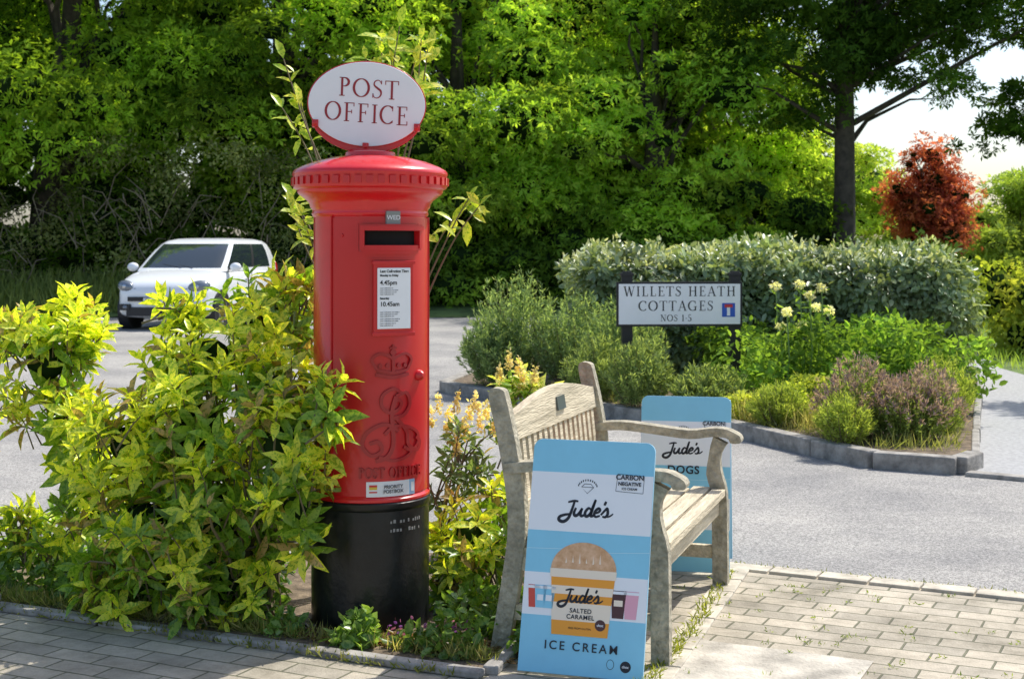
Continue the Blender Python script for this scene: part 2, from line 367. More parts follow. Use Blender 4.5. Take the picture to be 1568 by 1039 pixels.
def brickmat(name,ang,c1,c2,mortar,bw=.2,rh=.1,sq=.5):
    m,nt,b=newmat(name); N=nt.nodes;L=nt.links
    tc=N.new('ShaderNodeTexCoord'); mp=N.new('ShaderNodeMapping'); mp.vector_type='TEXTURE'; mp.inputs['Rotation'].default_value=(0,0,R(ang)); L.new(tc.outputs['Object'],mp.inputs[0])
    nw=N.new('ShaderNodeTexNoise'); nw.inputs['Scale'].default_value=5; L.new(tc.outputs['Object'],nw.inputs['Vector'])
    vm=N.new('ShaderNodeVectorMath'); vm.operation='MULTIPLY_ADD'; vm.inputs[1].default_value=(.014,.014,0); L.new(nw.outputs['Color'],vm.inputs[0]); L.new(mp.outputs[0],vm.inputs[2])
    br=N.new('ShaderNodeTexBrick'); L.new(vm.outputs[0],br.inputs['Vector']); br.inputs['Scale'].default_value=1
    br.inputs['Brick Width'].default_value=bw; br.inputs['Row Height'].default_value=rh; br.inputs['Mortar Size'].default_value=.0045; br.inputs['Mortar Smooth'].default_value=.4; br.inputs['Bias'].default_value=0
    br.offset=sq
    br.inputs['Color1'].default_value=(*c1,1);br.inputs['Color2'].default_value=(*c2,1);br.inputs['Mortar'].default_value=(*mortar,1)
    n=N.new('ShaderNodeTexNoise'); n.inputs['Scale'].default_value=2.4; n.inputs['Detail'].default_value=9; n.inputs['Roughness'].default_value=.8; L.new(tc.outputs['Object'],n.inputs['Vector'])
    r=N.new('ShaderNodeValToRGB'); r.color_ramp.elements[0].position=.34; r.color_ramp.elements[0].color=(.5,.49,.44,1); r.color_ramp.elements[1].position=.6; r.color_ramp.elements[1].color=(1.12,1.1,1.06,1); L.new(n.outputs['Fac'],r.inputs[0])
    mx=N.new('ShaderNodeMix'); mx.data_type='RGBA'; mx.blend_type='MULTIPLY'; mx.inputs[0].default_value=1
    L.new(br.outputs['Color'],mx.inputs[6]); L.new(r.outputs[0],mx.inputs[7]); L.new(mx.outputs[2],b.inputs['Base Color']); b.inputs['Roughness'].default_value=.9
    n3=N.new('ShaderNodeTexNoise'); n3.inputs['Scale'].default_value=120; L.new(tc.outputs['Object'],n3.inputs['Vector'])
    ad=N.new('ShaderNodeMath'); ad.operation='MULTIPLY_ADD'; ad.inputs[1].default_value=-1; L.new(br.outputs['Fac'],ad.inputs[0])
    m3=N.new('ShaderNodeMath'); m3.operation='MULTIPLY'; m3.inputs[1].default_value=.5; L.new(n3.outputs['Fac'],m3.inputs[0]); L.new(m3.outputs[0],ad.inputs[2])
    bp=N.new('ShaderNodeBump'); bp.inputs['Strength'].default_value=.9; bp.inputs['Distance'].default_value=.007; L.new(ad.outputs[0],bp.inputs['Height']); L.new(bp.outputs[0],b.inputs['Normal'])
    return m
PAV=brickmat('block_paving',-26,(.50,.445,.36),(.37,.335,.275),(.17,.17,.11))
SOIL=mat('soil',(.16,.12,.08),1,var=.5,vscale=14,bump=1,bscale=50)
CONC=mat('concrete',(.46,.42,.35),.9,var=.35,vscale=6,bump=.5,bscale=80)
KERB=mat('kerb_stone',(.30,.28,.25),.9,var=.4,vscale=9,bump=.5,bscale=60)
TARP=mat('path_asphalt',(.36,.36,.36),.9,var=.2,vscale=30,bump=.3,bscale=150)
sheet('ground',[(-600,-300),(600,-300),(600,900),(-600,900)],-.012,GRASS)
sheet('road',[(-40,3.0),(40,-8),(40,7.6),(24,9.0),(12,20),(9,30),(-40,30)],-.004,ASPH)
sheet('pavement',[(-12,-4),(9,-4),(9,1.74),(.884,5.91),(.36,6.18),(-2.25,6.1),(-12,10.0)],0,PAV)
sheet('concrete_slab',[(.62,4.82),(1.16,4.56),(.85,3.9),(.31,4.16)],.004,CONC)
bed=[(-.09,4.41),(.02,4.8),(.38,6.0),(.36,6.16),(-2.2,6.08),(-2.5,5.55),(-1.9,5.25)]
sheet('planting_bed',bed,.012,SOIL)
mb=MB()
def blockrow(mb,a,b,wd,h,step,z=0,mi=0,gap=.008,jit=.003):
    a=Vector(a);b=Vector(b); L=(b-a).length; d=(b-a)/L; n=max(1,int(L/step)); ang=math.atan2(d.y,d.x)
    for i in range(n):
        c=a+d*(i+.5)*L/n; mb.box((c.x,c.y,z+h/2+random.uniform(-jit,jit)),(L/n-gap,wd,h),mi,Matrix.Rotation(ang+random.uniform(-.01,.01),3,'Z'))
blockrow(mb,(-12,9.95),(-1.9,5.25),.06,.05,.6); blockrow(mb,(-1.9,5.23),(-.09,4.39),.055,.024,.45)
blockrow(mb,(-.07,4.42),(.38,5.95),.05,.03,.4)
mb.build('edging_kerb',[KERB],bevel=.006)
mb=MB(); blockrow(mb,(.3,6.22),(.884,5.93),.1,.02,.2,z=-.008,jit=.001); blockrow(mb,(.884,5.93),(9,1.76),.1,.02,.2,z=-.008,jit=.001)
blockrow(mb,(.42,4.3),(.93,5.86),.1,.014,.2,z=-.004,jit=.001)
mb.build('paving_edge_course',[mat('edge_block',(.50,.45,.36),.9,var=.3,vscale=9,bump=.3)],bevel=.004)
isl=[(-.62,13.1),(-.42,12.75),(.5,11.5),(1.56,10.1),(1.95,9.1),(2.19,8.6),(2.62,8.36),(2.8,8.6),(3.5,10.7),(4.28,13),(4.9,15.5),(5.5,19),(.5,19)]
sheet('island_bed',isl,.085,SOIL)
mb=MB()
for i in range(7): blockrow(mb,isl[i],isl[i+1],.11,.12,.6,z=-.02)
blockrow(mb,isl[12],isl[0],.11,.12,.6,z=-.02)
blockrow(mb,(2.66,8.32),(5.2,6.55),.1,.035,.8,z=-.01)
for i in range(7,11): blockrow(mb,isl[i],isl[i+1],.05,.1,.9,z=-.0)
mb.build('kerb',[KERB],bevel=.01)
sheet('footpath',[(2.62,8.36),(5.2,6.55),(5.6,9),(5.25,13),(5.35,15.5),(6.2,19),(5.5,19),(4.9,15.5),(4.28,13),(3.5,10.7),(2.8,8.6)],.004,TARP)

# ============================================================ POST BOX
RED=mat('red_gloss_paint',(.70,.012,.018),.3,var=.10,vscale=4,bump=.08,bscale=30,coat=.4)
REDL=mat('red_gloss_paint_raised',(.60,.010,.015),.33,coat=.3)
BLK=mat('black_gloss_paint',(.010,.011,.012),.3,var=.5,vscale=8,bump=.14,bscale=45,spec=.4)
WHT=mat('white_enamel',(.88,.88,.89),.35,var=.02)
SLOT_SHADE=mat('painted_slot_shade',(.003,.003,.003),.9)  # black colour stands in for shade inside the posting slot
GREY=mat('grey_print',(.12,.12,.13),.6)
pb=empty('post_box',(-.503,5.05,0),(0,0,R(27.5)))
mb=MB()
mb.lathe([(.208,0),(.208,.40),(.206,.425),(.210,.43),(.213,.437),(.213,.452),(.208,.457)],96,1)
mb.lathe([(.208,.457),(.211,.46),(.211,.468),(.204,.474),(.2,.48),(.2,1.435),(.204,1.44),(.207,1.447),(.204,1.455),(.206,1.462),(.212,1.47),(.214,1.48),(.222,1.492),(.238,1.505),(.252,1.515),(.258,1.523),(.258,1.53),(.268,1.534),(.272,1.54),(.272,1.578),(.275,1.583),(.274,1.592),(.268,1.6),(.245,1.613),(.2,1.63),(.14,1.645),(.09,1.652),(.088,1.664),(.08,1.668),(.03,1.672),(.0,1.673)],96,0)
mb.build('body',[RED,BLK],pb,smooth=True)
mb=MB()
for i in range(44):
    a=360*i/44; mb.slab(.268,.279,a,a+4.6,1.546,1.572,0,2)
mb.slab(.199,.2045,-61,61,.48,1.315,0,40); mb.slab(.199,.2045,-61,61,1.41,1.43,0,40)
mb.slab(.199,.2045,-61,-33,1.315,1.41,0,12); mb.slab(.199,.2045,33,61,1.315,1.41,0,12)
mb.slab(.199,.2095,-63,-61.3,.47,1.435,0,2); mb.slab(.199,.2095,61.3,63,.47,1.435,0,2)
mb.slab(.199,.232,-31,31,1.386,1.402,0,24); mb.slab(.199,.226,-31,31,1.402,1.408,0,24)
mb.slab(.199,.226,-31,-27,1.325,1.386,0,4); mb.slab(.199,.226,27,31,1.325,1.386,0,4)
mb.slab(.199,.222,-31,31,1.318,1.336,0,24); mb.slab(.199,.214,-29,29,1.306,1.318,0,24)
mb.slab(.198,.201,-27,27,1.336,1.386,1,20)
mb.slab(.2,.209,-25,25,1.286,1.292,0,16)
mb.build('door_and_slot',[REDL,SLOT_SHADE],pb,smooth=True)
mb=MB()
a=R(33)
for rr,zz in (((.012),.885),):
    S=Vector((math.sin(a),-math.cos(a),0)); mb.tube([S*.2+Vector((0,0,zz)),S*.216+Vector((0,0,zz)),S*.226+Vector((0,0,zz))],[.02,.018,.008],14)
for zz in (1.37,):
    a2=R(-50); S=Vector((math.sin(a2),-math.cos(a2),0)); mb.tube([S*.2+Vector((0,0,zz)),S*.209+Vector((0,0,zz))],[.007,.006],8)
mb.build('lock',[REDL],pb,smooth=True)
def cyl(x,y,h): a=x/.2045; r=.2045+h; return (r*math.sin(a),-r*math.cos(a),y)
REDC=mat('red_raised_relief',(.38,.007,.011),.35,coat=.3)
F=Flat()
serif(F,'POST OFFICE',0,.542,.036,.235,0,1,sp=.1,k=1.2)
F.stroke(cr([(-.06,.895),(0,.885),(.06,.895)]),.012)
F.stroke(cr([(-.056,.912),(-.072,.945),(-.048,.965),(-.015,.957),(0,.945)]),.010)
F.stroke(cr([(.056,.912),(.072,.945),(.048,.965),(.015,.957),(0,.945)]),.010)
F.stroke([(0,.9),(0,.96)],.010); F.stroke(cr([(-.056,.91),(0,.902),(.056,.91)]),.008)
for xx in (-.045,-.02,.02,.045): F.disc(xx,.925,.007,.008,0,1,10)
F.disc(0,.97,.011,.011,0,1,12); F.stroke([(0,.97),(0,.996)],.007); F.stroke([(-.012,.985),(.012,.985)],.006)
F.stroke(cr([(.03,.83),(.0,.845),(-.035,.825),(-.04,.79),(-.015,.765),(.02,.775),(.03,.80),(.0,.81)]),.011)
F.stroke(cr([(-.06,.60),(-.02,.615),(.0,.66),(-.005,.76),(.01,.82)]),.014)
F.stroke(cr([(.01,.82),(.05,.83),(.065,.79),(.04,.755),(.0,.745)]),.012)
F.stroke(cr([(.01,.745),(.05,.70),(.06,.65),(.1,.63),(.115,.655),(.095,.675)]),.013)
F.stroke(cr([(.02,.70),(-.03,.725),(-.085,.70),(-.105,.655),(-.075,.62),(-.04,.635),(-.05,.665),(-.08,.66)]),.012)
F.stroke(cr([(-.03,.69),(.0,.715),(.05,.715),(.10,.69),(.105,.655),(.075,.63),(.04,.645)]),.011)
F.stroke(cr([(-.05,.615),(0,.60),(.05,.61),(.075,.63)]),.010)
F.build('royal_cypher',[REDC],cyl,pb,thick=.007)
F=Flat()
for r_,zz in ((0,.385),(1,.355)):
    x=-.01
    while x<.115:
        wv=random.uniform(.004,.009); F.rect(x,zz+random.uniform(0,.002),x+wv,zz+random.uniform(.008,.013),0,1) if random.random()<.8 else None; x+=wv+.005
F.build('foundry_marks',[mat('worn_metal',(.3,.29,.27),.7)],lambda x,y,h:((.2085+h)*math.sin(x/.2085),-(.2085+h)*math.cos(x/.2085),y),pb,thick=.0008)
mb=MB(); mb.box((0,-.2085,1.155),(.146,.012,.236),0); mb.box((0,-.216,1.155),(.122,.004,.208),1); mb.box((0,-.2135,1.033),(.158,.01,.014),0); mb.box((0,-.2135,1.277),(.158,.014,.012),0)
mb.box((0,-.207,1.43),(.052,.012,.046),2)
mb.build('collection_plate',[REDL,WHT,mat('tab_metal',(.25,.26,.24),.5)],pb,bevel=.002)
def pt(s,size,z,x=-.052,b=.0): return txt(s,size,GREY if b<1 else BLK,pb,(x,-.2185,z),(R(90),0,0),'LEFT',bold=.0004 if b else 0)
pt('Last Collection Time',.0125,1.247,b=1); pt('Monday to Friday',.0095,1.233,b=1); pt('4.45pm',.021,1.208,b=1)
pt('Saturday',.0095,1.155,b=1); pt('10.45am',.021,1.135,b=1)
for i,zz in enumerate((1.19,1.183,1.176,1.169,1.108,1.101,1.094,1.085,1.078,1.07,1.063)): pt('Later collections are made at'[:20+(i*7)%10],.0062,zz)
txt('WED',.022,WHT,pb,(0,-.2135,1.43),(R(90),0,0))
F=Flat(); n=14
for i in range(n):
    x0=-.092+.184*i/n; F.rect(x0,.478,x0+.184/n,.53,1 if i>11 else 0,1)
F.rect(-.082,.492,-.055,.497,2,2); F.rect(-.082,.503,-.055,.512,3,2); F.rect(-.082,.512,-.055,.519,2,2)
F.rect(.075,.488,.088,.52,0,2)
F.build('priority_label',[mat('label_white',(.8,.8,.8),.5),mat('label_blue',(.35,.55,.75),.5),REDL,mat('label_yellow',(.7,.5,.05),.5)],cyl,pb,thick=.001)
for s_,zz in (('PRIORITY',.511),('POSTBOX',.495)):
    txt(s_,.0165,GREY,pb,(.002,-.2078,zz),(R(90),0,0),bold=.0004)
sg=empty('post_office_sign',(-.515,5.05,1.835),(0,R(2),R(6)))
mb=MB(); n=64
def oval(rx,rz,y0,y1,mi):
    vs=[(rx*math.cos(2*math.pi*i/n),y0,rz*math.sin(2*math.pi*i/n)) for i in range(n)]+[(rx*math.cos(2*math.pi*i/n),y1,rz*math.sin(2*math.pi*i/n)) for i in range(n)]
    mb.add(vs,[tuple(range(n))]+[tuple(range(2*n-1,n-1,-1))]+[(i,(i+1)%n,(i+1)%n+n,i+n) for i in range(n)],mi)
oval(.210,.153,-.012,.012,0); oval(.206,.149,-.015,.015,1)
pts=[((.214)*math.cos(R(t)),(.162)*math.sin(R(t))) for t in np.linspace(-148,-32,30)]
wd=[.005+.016*math.sin(math.pi*i/29)**.6 for i in range(30)]
mb.ribbon(pts,wd,-.011,.011,0)
for t in (-150,-90,-30):
    c=(.207*math.cos(R(t)),0,.150*math.sin(R(t))); mb.box(c,(.022,.045,.026),0); mb.ell((c[0],-.024,c[2]),(.009,.005,.009),0)
mb.box((0,0,-.168),(.05,.04,.03),0); mb.lathe([(.06,-.172),(.055,-.162),(.03,-.158),(0,-.158)],24,0)
mb.build('oval_board',[REDL,WHT],sg,smooth=True,bevel=.0015)
F=Flat(); DRED=mat('dark_red_letter',(.32,.02,.03),.5)
serif(F,'POST',.005,.022,.066,.215,0,1,sp=.09,slope=-.035,k=.85); serif(F,'OFFICE',0,-.066,.066,.295,0,1,sp=.09,slope=-.035,k=.85)
o=F.build('sign_lettering',[DRED],lambda x,y,h:(x,-.0155-h,y),sg)

# ============================================================ A-BOARDS
BLUE=mat('print_sky_blue',(.26,.63,.82),.45,var=.03); PALE=mat('print_pale_blue',(.55,.80,.9),.45); PWH=mat('print_white',(.86,.89,.92),.45)
INK=mat('print_black',(.01,.012,.02),.5); TAN=mat('print_caramel',(.80,.52,.32),.6,col2=(.58,.31,.14),vscale=30); ORG=mat('print_orange',(.88,.36,.03),.45); CRM=mat('print_cream',(.9,.78,.62),.5)
BRN=mat('print_brown',(.08,.03,.03),.5); PNK=mat('print_pink',(.8,.4,.5),.5); FRM=mat('aboard_frame',(.3,.55,.7),.5); PRED=mat('print_red',(.65,.08,.05),.5)
PM=[BLUE,PALE,PWH,INK,TAN,ORG,CRM,BRN,PNK,PRED]
def aboard(name,BL,w,h,ang,lean,full=True):
    e=empty(name,(BL[0],BL[1],.01),(-lean,0,ang))
    mb=MB(); r=.03; pts=[(0,0),(w,0)]+[(w-r+r*math.cos(R(t)),h-r+r*math.sin(R(t))) for t in range(0,91,15)]+[(r+r*math.cos(R(t)),h-r+r*math.sin(R(t))) for t in range(90,181,15)]
    m=len(pts); mb.add([(x,0,z) for x,z in pts]+[(x,.012,z) for x,z in pts],[tuple(range(m)),tuple(range(2*m-1,m-1,-1))]+[(i,(i+1)%m,(i+1)%m+m,i+m) for i in range(m)],0)
    mb.build('front_panel',[FRM],e,bevel=.002)
    if not full:
        mb=MB(); rot=Matrix.Rotation(R(20),3,'X'); c=Vector((w/2,.03,h-.01))+rot@Vector((0,0,-h*.49)); mb.box(c,(w*.98,.01,h*.98),0,rot); mb.build('rear_panel',[FRM],e,bevel=.002)
    F=Flat()
    def rr(y0,y1,mi): F.rect(.001,y0,w-.001,y1,mi,1)
    top=[(.001,h*.855)]+[(w-.001,h*.855)]+[(w-r+(r-.001)*math.cos(R(t)),h-r+(r-.001)*math.sin(R(t))) for t in range(0,91,15)]+[(r+(r-.001)*math.cos(R(t)),h-r+(r-.001)*math.sin(R(t))) for t in range(90,181,15)]
    F.poly(top,0,1); rr(h*.60,h*.855,2); rr(h*.42,h*.60,0); rr(h*.24,h*.42,2); rr(.002,h*.24,0)
    F.stroke([(.001,h*.52),(w*.3,h*.525),(w*.7,h*.52),(w-.001,h*.53)],.0015,1,2)
    judes(F,w*.48,h*.67,w*.44,3,3)
    cx=w*.47; cy=h*.79; F.stroke([(cx-.02,cy+.004),(cx-.01,cy+.014),(cx+.01,cy+.014),(cx+.02,cy+.004),(cx,cy-.016),(cx-.02,cy+.004),(cx+.02,cy+.004)],.0018,3,3)
    for t in range(20,165,14): F.rect(cx+.032*math.cos(R(t))-.0017,cy+.026*math.sin(R(t))-.003,cx+.032*math.cos(R(t))+.0017,cy+.026*math.sin(R(t))+.003,3,3)
    x0=w*.70;y0=h*.785
    for a_,b_ in (((0,0),(.088,-.004)),((.088,-.004),(.090,.05)),((.09,.05),(.004,.054)),((.004,.054),(0,0))): F.stroke([(x0+a_[0],y0+a_[1]),(x0+b_[0],y0+b_[1])],.0014,3,3)
    if full:
        cx=w*.48
        for xx,c_ in ((w*.045,9),(w*.10,0),(w*.17,0)): F.poly([(xx+.004,h*.27),(xx+.032,h*.27),(xx+.038,h*.365),(xx-.002,h*.365)],c_,3+(c_==0)); F.rect(xx-.003,h*.35,xx+.039,h*.362,2,5)
        for xx,c_ in ((w*.72,7),(w*.82,8)): F.poly([(xx+.004,h*.25),(xx+.04,h*.25),(xx+.046,h*.365),(xx-.002,h*.365)],c_,3); F.rect(xx-.003,h*.35,xx+.047,h*.362,2,4)
        for xx in (w*.10,w*.17): F.rect(xx+.008,h*.30,xx+.028,h*.325,2,6)
        F.rect(w*.72+.008,h*.30,w*.72+.036,h*.325,6,5)
        F.disc(cx,h*.44,.106,.085,4,4,40,0,180)
        F.poly([(cx-.108,h*.441),(cx+.108,h*.441),(cx+.106,h*.405),(cx-.106,h*.405)],6,5)
        F.poly([(cx-.103,h*.405),(cx+.103,h*.405),(cx+.096,h*.30),(cx-.096,h*.30)],5,4)
        F.poly([(cx-.1,h*.37),(cx+.1,h*.37),(cx+.098,h*.335),(cx-.098,h*.335)],6,5)
        F.poly([(cx-.096,h*.30),(cx+.096,h*.30),(cx+.093,h*.225),(cx-.093,h*.225)],6,4)
        F.poly([(cx-.093,h*.225),(cx+.093,h*.225),(cx+.09,h*.165),(cx-.09,h*.165)],5,4)
        judes(F,cx,h*.305,w*.36,3,6)
        F.disc(cx+.065,h*.215,.017,.017,7,6,20)
        F.disc(w*.74,h*.06,.012,.015,3,3,20); F.disc(w*.74,h*.06,.0105,.0135,0,4,20); F.disc(w*.86,h*.055,.017,.017,3,3,20)
        for i in range(6): F.poly([(cx-.06+.022*i,h*.465+.004*(i%2)),(cx-.055+.022*i,h*.468),(cx-.058+.022*i,h*.49+.008*(i%3))],6,5)
    o=F.build('printed_poster',PM,lambda x,y,hh:(x,-.0005-hh,y),e,lay=.0004)
    def t(s,size,x,z,m_=INK,b=.0005,sp=1): txt(s,size,m_,e,(x,-.0036,z),(R(90),0,0),bold=b,space=sp,ext=.0001)
    t('CARBON',.022,w*.81,h*.845); t('NEGATIVE',.016,w*.81,h*.817); t('ICE CREAM',.010,w*.81,h*.796,b=.0002)
    if full:
        t('ICE CREAM',.037,w*.5,h*.118,sp=1.35,b=.0003); t('SALTED',.019,w*.48,h*.268,b=.0003,sp=1.1); t('CARAMEL',.019,w*.48,h*.242,b=.0003,sp=1.1)
        t('FREE FROM GLUTEN',.008,w*.48,h*.195,b=0); t('choc',.011,w*.86,h*.055,PWH,b=.0002); t('choc',.011,w*.48+.065,h*.215,PWH,b=.0002)
    else:
        t('DOGS',.045,w*.48,h*.575,b=.001,sp=1.1); t('BATTERSEA',.02,w*.48,h*.33,b=.0004)
    return e
ang=-R(18); a_=Vector((.309,.951)); w_=Vector((.951,-.309)); O=Vector((.0,4.68))
q=O+w_*.09+a_*-.225
aboard('ice_cream_sign',(q.x,q.y),.40,.725,ang,R(15),True)
q=O+w_*.10+a_*1.24+Vector((.04,0))
aboard('ice_cream_sign.001',(q.x,q.y),.37,.71,ang+R(6),R(9),False)

# ============================================================ BENCH
WOOD=mat('weathered_teak',(.74,.64,.46),.8,col2=(.42,.36,.25),vscale=3,bump=.6,bscale=14,stretch=(14,1.2,14))
WOODG=mat('lichen_teak',(.50,.45,.34),.9,col2=(.25,.23,.17),vscale=28,bump=.9,bscale=60)
bn=empty('park_bench',(O.x,O.y,.004),(0,0,ang))
mb=MB(); Ln=1.12
for y0 in (-.02,Ln-.025):
    bp_=cr([(-.04,0),(-.005,.2),(.02,.38),(.015,.52),(-.015,.7),(-.045,.83),(-.047,.862)],3)
    mb.ribbon(bp_,[.06]*(len(bp_)-4)+[.058,.054,.044,.022],y0,y0+.045,1)
    mb.ribbon(cr([(.50,0),(.498,.2),(.495,.36),(.475,.44),(.48,.52),(.50,.57)],3),[.06]*10+[.052,.045,.045,.05,.055,.06],y0,y0+.045,1)
    ar=cr([(-.02,.60),(.1,.612),(.25,.60),(.38,.588),(.47,.60),(.53,.596),(.56,.575),(.565,.56)],3)
    mb.ribbon(ar,[.034]*(len(ar)-5)+[.042,.046,.044,.036,.024],y0-.008,y0+.058,1)
    mb.box((.25,y0+.0225,.305),(.46,.03,.075),0); mb.box((.24,y0+.0225,.13),(.48,.028,.05),0)
for i,x in enumerate((.085,.17,.255,.34,.425)):
    mb.box((x,Ln/2,.372-.012*math.sin(i/4*math.pi)),(.068,Ln-.0,.02),0)
mb.box((.497,Ln/2,.368),(.05,Ln-.07,.026),0)
mb.box((.485,Ln/2,.315),(.024,Ln-.05,.07),0); mb.box((.03,Ln/2,.32),(.024,Ln-.05,.07),0); mb.box((.25,Ln/2,.132),(.05,Ln-.05,.025),0)
mb.box((.012,Ln/2,.455),(.03,Ln-.05,.05),0)
n=20; vs=[];fs=[]
for i in range(n+1):
    t=i/n; y=.02+t*(Ln-.04); zt=.765+.055*math.sin(math.pi*t)**1.2; zb=.685
    for x,z in ((-.04,zt),(-.01,zt),(.002,zb),(-.028,zb)): vs.append((x,y,z))
for i in range(n):
    a=4*i;b=a+4
    for k in range(4): fs.append((a+k,b+k,b+(k+1)%4,a+(k+1)%4))
fs+=[(0,1,2,3),(4*n+3,4*n+2,4*n+1,4*n)]
mb.add(vs,fs,0)
for i in range(16):
    y=.075+i*(Ln-.15)/15; rot=Matrix.Rotation(R(-6),3,'Y'); mb.box((-.0,y,.58),(.014,.034,.225),0,rot)
mb.build('frame_and_slats',[WOOD,WOODG],bn,bevel=.004)
mb=MB(); rot=Matrix.Rotation(R(-9),3,'Y'); mb.box((-.0,Ln*.52,.755),(.006,.10,.05),0,rot); mb.build('plaque',[mat('plaque_metal',(.12,.14,.15),.35,metal=.7)],bn)

# ============================================================ STREET NAME SIGN
ss=empty('street_name_sign',(1.33,11.3,0),(0,0,R(4)))
BK=mat('sign_black',(.012,.012,.014),.45)
mb=MB(); W2=.505;zb,zt=.70,1.055
mb.box((0,0,(zb+zt)/2),(W2*2,.02,zt-zb),0); mb.box((0,-.0115,(zb+zt)/2),(W2*2-.035,.003,zt-zb-.035),1)
for x in (-W2+.09,W2-.05):
    mb.box((x,.045,.55),(.085,.07,1.1),0); mb.box((x,.045,1.112),(.1,.085,.024),0); mb.box((x,.045,1.13),(.07,.06,.014),0)
mb.build('plate_and_posts',[BK,WHT],ss,bevel=.004)
F=Flat(); serif(F,'WILLETS HEATH',0,.94,.078,.90,0,1,sp=.14); serif(F,'COTTAGES',-.03,.825,.078,.60,0,1,sp=.14); serif(F,'NOS 1-5',-.03,.742,.052,.25,0,1,sp=.12)
F.rect(.34,.775,.445,.885,1,1); F.rect(.38,.785,.405,.86,2,2); F.rect(.36,.85,.425,.875,3,3)
F.build('sign_lettering',[BK,mat('sign_blue',(.02,.10,.5),.4),WHT,mat('sign_red',(.6,.03,.03),.4)],lambda x,y,h:(x,-.0135-h,y),ss)

